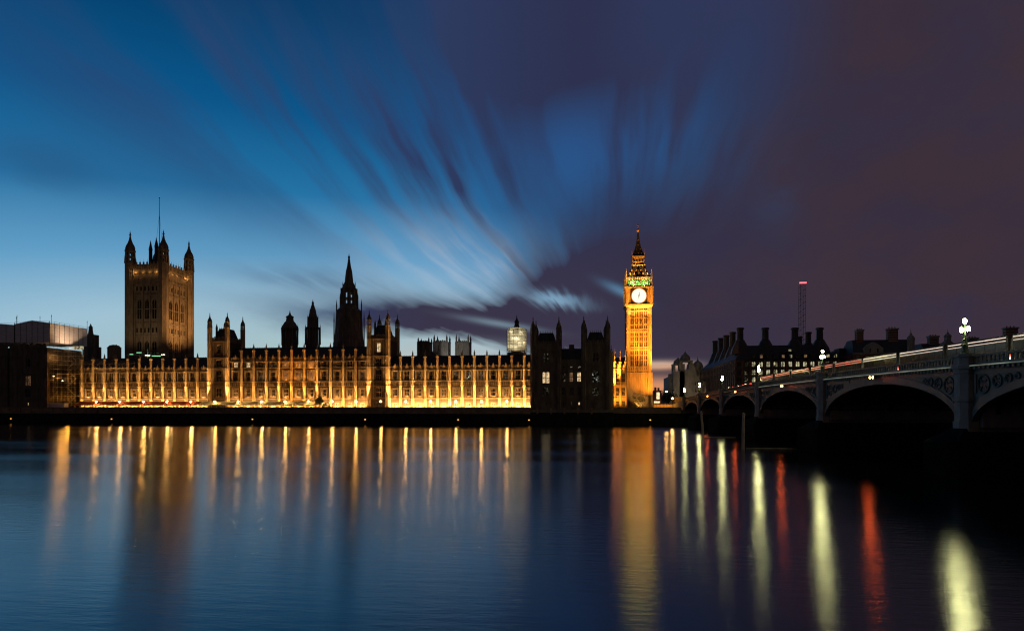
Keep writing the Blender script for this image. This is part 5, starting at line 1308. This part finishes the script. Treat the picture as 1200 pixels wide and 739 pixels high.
Xt = PX(751, 303); blob_tree('small_tree', 'small amber lit leafy tree at the foot of the clock tower', Xt, 303, ZT, 7.4, 2.7, 'leaf', 1500, 2.0, 3)
Xt = PX(375, 250); blob_tree('terrace_tree', 'narrow dark tree on the terrace in front of the gold facade', Xt, 249.5, ZT, 7.2, 1.1, 'leaf_dark', 900, 2.2, 5, 1.5)
for k, (px_, Y, h, lab) in enumerate(((783, 372, 12, 'dark tree between the bright kiosk window and the pale domed block'), (777.5, 380, 10, 'smaller dark tree just right of the bright amber window'))):
    blob_tree('street_tree', lab, PX(px_, Y), Y, ZT, h, h * .34, 'leaf_dark', 1400, h * .3, 20 + k)

# ------------------------------------------------------------------ terrace: globe lamps, floodlights, marquees
def globe_proto():
    root = thing('terrace_lamp', 'lamp', 'lamp post', (0, 0, ZT), 'globe lamps along the palace terrace')
    p = MB(); p.v = []; p.lathe(0, 0, [(ZT, .2), (ZT + .3, .18), (ZT + .3, .1), (ZT + 3.0, .06), (ZT + 3.05, .15), (ZT + 3.15, .1)], 8); p.build('post', 'black_metal', root)
    g = MB(); g.sphere(0, 0, ZT + 3.42, .30, 10, 6); g.build('globe', 'terrace_globe', root, True); return root
gp = globe_proto()
g_px = [112.6, 140.3, 168, 195.6, 223.6, 251.7, 279, 306.4, 334, 361.5, 389.2, 417, 446.3, 475.3, 504.5, 534, 564.2, 594]
for i, px_ in enumerate(g_px):
    o = gp if i == 0 else dup(gp, (0, 0, 0)); o.location = (PX(px_, 248.6), 248.6, ZT); o['label'] = 'white globe lamp post on the terrace wall, %s along from the scaffolded end' % nth(i + 1)
# floodlights on the ledge and at the foot of the wall
def flood_proto():
    root = thing('floodlight', 'flood', 'floodlight', (0, 0, 0), 'floodlights at the foot of the gold facade')
    b = MB(); b.box(-.35, .35, -.25, .25, 0, .08); b.hexa([(-.3, -.2, .08), (.3, -.2, .08), (.3, .15, .08), (-.3, .15, .08)], [(-.42, -.28, .42), (.42, -.28, .42), (.42, .16, .5), (-.42, .16, .5)])
    b.build('housing', 'black_metal', root); return root
fp_ = flood_proto(); fcount = 0
def facade_floods(xs, col, e_ledge, e_ground, top=False, skip=()):
    global fcount
    for i, (a, b) in enumerate(zip(xs, xs[1:])):
        c = (a + b) / 2; k = random.uniform(.75, 1.25)
        o = fp_ if fcount == 0 else dup(fp_, (0, 0, 0)); fcount += 1
        o.location = (c, YF - 1.9, ZT); o['label'] = 'small terrace floodlight below the gold facade, %s from the scaffolded end' % nth(fcount)
        l = lamp('SPOT', 'flood_beam', (c, YF - 1.9, ZT + .7), e_ground * k, col, o, (c, YF, ZT + 3.6), .2, 150, .7)
    for i, x in enumerate(xs):        # narrow beams up the buttresses
        l = lamp('SPOT', 'buttress_beam', (x, YF - 2.1, 11.15), e_ledge * random.uniform(.6, 1.35), col, None, (x, YF - .9, 27), .12, 36, .9)
facade_floods(a_s, GOLD, 25000, 3000)
facade_floods(xc[:5], WARM, 22000, 2800)
facade_floods(xc[4:8], ORANGE, 36000, 3600)
facade_floods(xc[7:], WARM, 22000, 5000)
facade_floods(a_n, GOLD, 28000, 7000)
for xs, e in ((a_s, 640), (xc[:5], 560), (xc[4:8], 760), (xc[7:], 580), (a_n, 640)):   # lamps standing on the ledge under the lower windows
    for a, b in zip(xs, xs[1:]): lamp('SPOT', 'ledge_light', ((a + b) / 2, YF - .75, 11.05), e * random.uniform(.8, 1.2), GOLD, None, ((a + b) / 2, YF + .2, 15), .15, 165, .5)
for tw in (TW1, TW2):
    for x in (tw[1], tw[2]): lamp('SPOT', 'turret_beam', (x + .3, YF - 3.0, 11.0), 34000, WARM, None, (x, YF - .8, 30), .12, 34, .9)
for k in range(3):                     # orange lamps on the string courses of the brightest middle bays
    c = (xc[4 + k] + xc[5 + k]) / 2
    for z in (17.95, 23.6): lamp('SPOT', 'ledge_lamp', (c, YF - .9, z + .3), 900, ORANGE, None, (c, YF + .3, z + 5), .12, 140, .9)
# return range and clock tower floods
for q, e in ((.2, 9000), (.8, 5000)): lamp('SPOT', 'range_flood', (xr0 + (xr1 - xr0) * q, 293, ZT + 1), e, ORANGE, None, (xr0 + (xr1 - xr0) * q, 300, 20), .2, 130, .9)
for dx_, dy_, zt_, e, cone in ((-15, -13, 26, 34000, 60), (15, -13, 26, 34000, 60), (-20, -16, 48, 190000, 40), (20, -16, 48, 190000, 40), (-17, -22, 62, 300000, 26), (17, -22, 62, 300000, 26), (0, -30, 44, 90000, 30), (0, -36, 66, 130000, 18)):
    lamp('SPOT', 'tower_flood', (CX + dx_, CYF + dy_, 8.5), e * 2.5, (1.0, .345, .035), None, (CX + dx_ * .1, CYF, zt_), .4, cone, .8)
# the square tower is washed faintly from the courts beside it
lamp('SPOT', 'court_flood', (VX1 + 34, 322, 32), 95000, (1, .53, .2), None, (VX1, 327, 60), .5, 60, .9)
lamp('SPOT', 'court_flood', (VX0 + 12, 296, 31), 6000, (1, .76, .48), None, (VX0 + 9, 317, 62), .5, 80, .9)

def marquee(x0, x1, stuff, label, e, group):
    yb_, yf_ = YF - 2.6, YW + 3.4
    root = thing('marquee', label, 'marquee', ((x0 + x1) / 2, (yb_ + yf_) / 2, ZT), group)
    c = MB(); ym = (yb_ + yf_) / 2; d = .06; za_, zr_ = ZT + 2.15, ZT + 3.5
    for y0, z0, y1, z1 in ((yf_, za_, ym, zr_), (ym, zr_, yb_, za_ + .1)):
        c.hexa([(x0 + .1, y0, z0), (x1 - .1, y0, z0), (x1 - .1, y0, z0 + d), (x0 + .1, y0, z0 + d)], [(x0 + .1, y1, z1), (x1 - .1, y1, z1), (x1 - .1, y1, z1 + d), (x0 + .1, y1, z1 + d)])
    n = 8
    for i in range(n): w_ = (x1 - x0 - .2) / n; c.quad((x0 + .1 + i * w_, yf_ - .01, za_ + .02), (x0 + .1 + (i + 1) * w_, yf_ - .01, za_ + .02), (x0 + .1 + (i + .85) * w_, yf_ - .01, za_ - .32), (x0 + .1 + (i + .15) * w_, yf_ - .01, za_ - .32))
    c.build('canopy', stuff, root)
    for k in range(4):
        x = x0 + .3 + (x1 - x0 - .6) * k / 3; p = MB(); p.tube((x, yf_ + .1, ZT), (x, yf_ + .1, za_), .06, 6); p.build('post', 'steel_tube', root)
    lamp('POINT', 'marquee_light', ((x0 + x1) / 2, ym, ZT + 2.2), e, GOLD, root, size=.3)
    return root
x = PX(92, 251); x_end = PX(236, 251); nm = 6; w_ = (x_end - x) / nm
for i in range(nm): marquee(x + w_ * i, x + w_ * (i + 1), 'canvas_red', 'rust red terrace marquee, %s from the scaffolded end' % nth(i + 1), 130 + 60 * i, 'rust red marquees on the terrace')
x = x_end; x_e2 = PX(372, 251); nm = 6; w_ = (x_e2 - x) / nm
for i in range(nm): marquee(x + w_ * i, x + w_ * (i + 1), 'canvas_white', 'pale white terrace marquee, %s along from the rust red ones' % nth(i + 1), 160, 'pale marquees on the terrace')
# round tent end beside the terrace tree
X = PX(382, 251); rt = thing('round_tent', 'pale round topped tent beside the dark terrace tree', 'tent', (X, 251, ZT))
m = MB(); m.lathe(X, 251, [(ZT, 1.7), (ZT + 1.4, 1.7), (ZT + 2.2, 1.45), (ZT + 2.8, .9), (ZT + 3.05, .2)], 12); m.build('canvas', 'canvas_white', rt)

# lamps on the river wall
for i, (px_, lab) in enumerate(((13, 'below the scaffolded far pavilion'), (131, 'below the rust red marquees'), (296, 'below the slim tower and pale marquees'), (428, 'below the tower with the lit upper window'), (537, 'below the brightest gold wing'), (620, 'at the foot of the unlit pavilion'), (762, 'below the clock tower'))):
    Yw_ = (YW - .3) if px_ < 700 else YB - .35; zc_ = 1.9
    X = PX(px_, Yw_); rt = thing('wall_lamp', 'small amber lamp on the river wall ' + lab, 'wall lamp', (X, Yw_, zc_), 'amber lamps on the river wall')
    b = MB(); b.box(X - .3, X + .3, Yw_ - .25, Yw_ + .06, zc_ + .3, zc_ + .4); b.box(X - .05, X + .05, Yw_ - .1, Yw_ + .06, zc_ - .3, zc_ + .3); b.build('bracket', 'black_metal', rt)
    MB().box(X - .26, X + .26, Yw_ - .22, Yw_ - .08, zc_ - .02, zc_ + .28).build('lens', 'wall_amber', rt)

# ------------------------------------------------------------------ scaffolding and roof tents over the far pavilion
zc7 = lambda py: PZ(py, xq1, 252)
def tube_grid(mb, o, u, nu, du, nz, dz, z0, r=.055, diag=True, seed=1):
    """lattice of standards and ledgers along direction u from corner o, with ledgers sticking out a little and some braces"""
    rn = random.Random(seed); u = Vector(u)
    for i in range(nu + 1):
        p = Vector(o) + u * du * i; mb.tube((p.x, p.y, z0), (p.x, p.y, z0 + nz * dz + .6), r, 4)
    for j in range(1, nz + 1):
        a = Vector(o) - u * .5; b = Vector(o) + u * (du * nu + .5); z = z0 + j * dz
        mb.tube((a.x, a.y, z), (b.x, b.y, z), r, 4)
        mb.tube((a.x, a.y, z + 1.0), (b.x, b.y, z + 1.0), r * .8, 4)
        w_ = u.cross(Vector((0, 0, 1))); mb.hexa([tuple(a + w_ * .05 + Vector((0, 0, z - a.z))), tuple(b + w_ * .05 + Vector((0, 0, z - b.z))), tuple(b + w_ * .9 + Vector((0, 0, z - b.z))), tuple(a + w_ * .9 + Vector((0, 0, z - a.z)))], [tuple(a + w_ * .05 + Vector((0, 0, z + .06 - a.z))), tuple(b + w_ * .05 + Vector((0, 0, z + .06 - b.z))), tuple(b + w_ * .9 + Vector((0, 0, z + .06 - b.z))), tuple(a + w_ * .9 + Vector((0, 0, z + .06 - a.z)))])
    if diag:
        for k in range(nu):
            for j in range(nz):
                if rn.random() < .3:
                    p = Vector(o) + u * du * k; q = p + u * du; z = z0 + j * dz
                    s_ = (z, z + dz) if rn.random() < .5 else (z + dz, z)
                    mb.tube((p.x, p.y, s_[0]), (q.x, q.y, s_[1]), r * .9, 4)
rt = thing('scaffold', 'tall tube scaffold on the amber lit flank of the far pavilion', 'scaffolding', (xq1 + 1, 252, ZT))
m = MB(); tube_grid(m, (xq1 + 1.6, 247.2, 0), (0, 1, 0), 5, 2.0, 14, 2.0, ZT, seed=2)
tube_grid(m, (xq1 + 3.0, 255.0, 0), (1, 0, 0), 4, 2.0, 13, 2.0, ZT, seed=4)
for j in range(6): m.tube((xq1 + 3 + (j % 2) * 4.5, 254.8, ZT + 2 + j * 4), (xq1 + 7.5 - (j % 2) * 4.5, 254.8, ZT + 6 + j * 4), .09, 4)
m.build('tubes', 'steel_tube', rt)
for px_, py in ((63, 440.5), (73.5, 446)):
    Yl = 249.5 if px_ < 70 else 254.5
    X = PX(px_, Yl); z = PZ(py, X, Yl); MB().box(X - .22, X + .22, Yl - .2, Yl, z - .18, z + .18).build('work_lamp', 'site_lamp', rt)
lamp('POINT', 'work_light', (xq1 + 3.2, 251, 20), 900, ORANGE, rt, size=.3)
lamp('POINT', 'work_light', (xq1 + 3.0, 249, 29), 300, WARM, rt, size=.3)
lamp('POINT', 'work_light', (xq1 + 4.5, 253, 11), 700, ORANGE, rt, size=.3)
rt = thing('scaffold', 'low tube scaffold along the roof edge of the wing below the square tower', 'scaffolding', ((a_s[0] + a_s[5]) / 2, YF - 1.5, 22.5))
m = MB(); tube_grid(m, (a_s[0] - 2, YF - 2.3, 0), (1, 0, 0), 12, (a_s[5] - a_s[0] + 1) / 12, 2, 2.0, 22.4, seed=8)
for k in range(4): x = a_s[0] + k * 6; m.tube((x, YF - 2.5, 23), (x + 5, YF - 2.5, 27), .07, 4)
for i in range(6): m.tube((a_s[0] - 2 + i * 4.6, YF - 2.3, ZT), (a_s[0] - 2 + i * 4.6, YF - 2.3, 22.5), .05, 4)
m.build('tubes', 'steel_tube', rt)
rt = thing('site_cabin', 'pale flat roofed site cabin below the amber scaffolding', 'site cabin', (PX(67, 249), 249, ZT))
m = MB(); a, b = PX(57.5, 249), PX(77, 249); m.box(a, (a + b) / 2 - .06, 248, 250.4, ZT + .1, ZT + 2.7); m.box((a + b) / 2 + .06, b, 248, 250.4, ZT + .1, ZT + 2.7); m.box(a - .1, b + .1, 247.9, 250.5, ZT + 2.702, ZT + 2.85)
for k in range(14): x = a + .3 + k * (b - a - .5) / 14; m.box(x, x + .08, 247.95, 247.998, ZT + .2, ZT + 2.6)
m.build('shell', 'white_sheet', rt)
def roof_tent(label, xa, xb, ya, yb, zf, zb, peak_t):
    rt = thing('roof_tent', label, 'roof tent', ((xa + xb) / 2, (ya + yb) / 2, zf))
    m = MB(); xp = xa + (xb - xa) * peak_t; ze_ = zb - 1.3
    ring_ = lambda y: [(xa, y, zf), (xb, y, zf), (xb, y, ze_), (xp, y, zb), (xa, y, ze_ - .2)]
    m.hexa(ring_(ya), ring_(yb))
    m.build('sheeting', 'white_sheet', rt)
    f = MB()
    for i in range(9):
        y = ya + (yb - ya) * i / 8; f.tube((xb + .1, y, zf - .5), (xb + .1, y, ze_ + .9), .06, 4)
        f.tube((xa, y, ze_ - .1), (xp, y, zb + .12), .05, 4); f.tube((xp, y, zb + .12), (xb, y, ze_ + .12), .05, 4)
    for i in range(7):
        x = xa + (xb - xa) * i / 6; f.tube((x, ya - .1, zf - .5), (x, ya - .1, ze_ + (.5 if 0 < i < 6 else .9)), .05, 4)
    for z in (ze_ + .85,): f.tube((xb + .1, ya, z), (xb + .1, yb, z), .05, 4); f.tube((xa, ya - .1, z), (xb, ya - .1, z + .2), .05, 4)
    for x, y in ((xa + 1, ya), (xp, ya + 4), (xb, ya + 1), (xb, yb)): f.tube((x, y, ze_), (x, y, zb + 2.6), .07, 4); f.sphere(x, y, zb + 1.9, .2, 6, 4)
    f.build('tubes', 'dark_iron', rt)
    return rt
tx0, tx1 = PX(17.6, 250), PX(58, 250)
zf_, zb_t = PZ(400.5, tx1, 250), PZ(375.4, (tx0 + tx1) / 2, 250)
rt = roof_tent('big white gabled roof tent on the scaffolded pavilion, one side warmly lit', tx0, tx1, 250, 271, zf_, zb_t, .5)
MB().box(PX(86, 259), PX(98.5, 259), 258.6, 258.8, PZ(409.5, PX(92, 259), 259), PZ(405.5, PX(92, 259), 259)).build('lit_panel', 'lit_office', rt)
lamp('SPOT', 'tent_light', (tx1 + 7, 257, zf_ - 2), 4200, (1, .62, .36), rt, (tx1, 260, zf_ + 4), .2, 120, .8)
roof_tent('smaller white roof tent cut by the left edge of the photo', PX(-40, 250), PX(16.8, 250), 250, 268, zf_, zb_t - .6, .4)
# roof works with green lamps in front of the square tower
Yg = 283; xg0, xg1 = PX(150, Yg), PX(214, Yg); rt = thing('roof_works', 'low roof scaffold with green and white work lamps before the square tower', 'scaffolding', ((xg0 + xg1) / 2, Yg, 24))
m = MB(); zg = PZ(419, PX(180, Yg), Yg)
m.box(xg0, xg1, Yg, Yg + 3, 24, zg - .5); tube_grid(m, (xg0, Yg - .2, 0), (1, 0, 0), 12, (xg1 - xg0) / 12, 1, 1.7, zg - .4, seed=5)
x = PX(173, Yg); m.tube((x, Yg, zg), (x, Yg, PZ(409, x, Yg)), .25, 6); m.box(xg0 + 2, xg0 + 8, Yg - .5, Yg + 2, zg + 1.3, zg + 1.8)
m.build('tubes', 'steel_tube', rt)
for px_, py, w_, g_ in ((163, 413, 1.3, 1), (173, 416, 1.2, 0), (178, 417, 2.4, 1), (191, 415.5, .8, 0), (185, 417, 1.5, 1), (154, 415, .9, 1)):
    x = PX(px_, Yg - .6); z = PZ(py, x, Yg - .6); MB().box(x - w_, x + w_, Yg - .75, Yg - .55, z - .16, z + .16).build('work_lamp', 'site_green' if g_ else 'site_lamp', rt)
lamp('POINT', 'work_light', (PX(175, Yg - 3), Yg - 3, zg + 3), 60, (.35, 1, .5), rt, size=.3)

# ------------------------------------------------------------------ mooring posts and booms by the bridge piers
for k, (px_, Zc_, tilt, lab) in enumerate(((823, 142, .25, 'pale weathered mooring post leaning slightly, farther from the camera'), (871, 104, -.05, 'thicker pale weathered mooring post nearer the camera'))):
    rgt = (px_ - 600) / F * Zc_; X = rgt * math.cos(TH) - Zc_ * math.sin(TH); Y = rgt * math.sin(TH) + Zc_ * math.cos(TH)
    rt = thing('mooring_post', lab, 'mooring post', (X, Y, 0), 'mooring posts beside the bridge piers')
    m = MB(); m.tube((X + tilt, Y, -2), (X, Y, 3.0), .30, 8, r2=.27); m.tube((X, Y, 3.0), (X - tilt, Y, 6.0 - k * .1), .27, 8, r2=.22); m.build('post', 'timber', rt)
    c = MB(); c.frus(X - tilt, Y, 6.0 - k * .1, 6.25 - k * .1, .26, .06, 8); c.build('cap', 'timber', rt)
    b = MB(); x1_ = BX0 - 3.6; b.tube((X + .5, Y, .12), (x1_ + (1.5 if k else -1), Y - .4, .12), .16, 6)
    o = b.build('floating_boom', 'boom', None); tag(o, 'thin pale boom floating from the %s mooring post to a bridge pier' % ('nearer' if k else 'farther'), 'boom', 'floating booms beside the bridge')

# ------------------------------------------------------------------ amber low wall, street lamps and lamp glow by the bridge foot
rt = thing('low_wall', 'low amber lit wall between the clock tower and the bridge foot', 'wall', (PX(784, 286), 286, 5.9))
m = MB(); a, b = PX(766.5, 286), PX(801, 286); m.box(a, b, 286, 286.6, 5.9, 8.0); m.box(a, b, 285.8, 286.7, 8.0, 8.25)
for k in range(9): x = a + (b - a) * k / 8; m.box(x - .3, x + .3, 285.75, 286.1, 5.9, 8.4)
m.box(PX(791.5, 286), PX(801, 286), 287, 295, 5.9, 11.6); m.build('wall', 'limestone', rt)
for px_, e in ((770, 300), (777, 500), (786, 500), (797, 2300)): lamp('POINT', 'wall_wash', (PX(px_, 283), 283, 7.6 if px_ < 790 else 8.5), e, ORANGE, None, size=.2)
for px_, py, Y, lab in ((781, 458.8, 330, 'far street lamp with a pinkish glow over the amber wall'), (788, 466.5, 276, 'nearer street lamp with a pinkish glow just left of the bridge foot')):
    X = PX(px_, Y); z = PZ(py, X, Y); rt = thing('street_lamp', lab, 'street lamp', (X, Y, 5.9), 'street lamps by the bridge foot')
    m = MB(); m.tube((X, Y, 5.9), (X, Y, z - .3), .14, 6, r2=.07); m.frus(X, Y, 5.9, 6.8, .25, .18, 8); m.build('post', 'black_metal', rt)
    g = MB(); g.frus(X, Y, z - .3, z + .25, .2, .33, 8); g.build('globe', 'terrace_globe', rt); c = MB(); c.frus(X, Y, z + .25, z + .55, .36, .02, 8); c.build('cap', 'black_metal', rt)

for dx_, e in ((-6, 2600), (8, 3200), (22, 2000)): lamp('SPOT', 'street_flood', (gx0 + 8 + dx_, GY - 26, 8), e, (1, .72, .45), None, (gx0 + 8 + dx_, GY, 26), .4, 100, .8)
lamp('SPOT', 'tree_light', (PX(751, 303) - 1.5, 299.5, 6.4), 12000, GOLD, None, (PX(751, 303), 303, 10), .2, 90, .8)
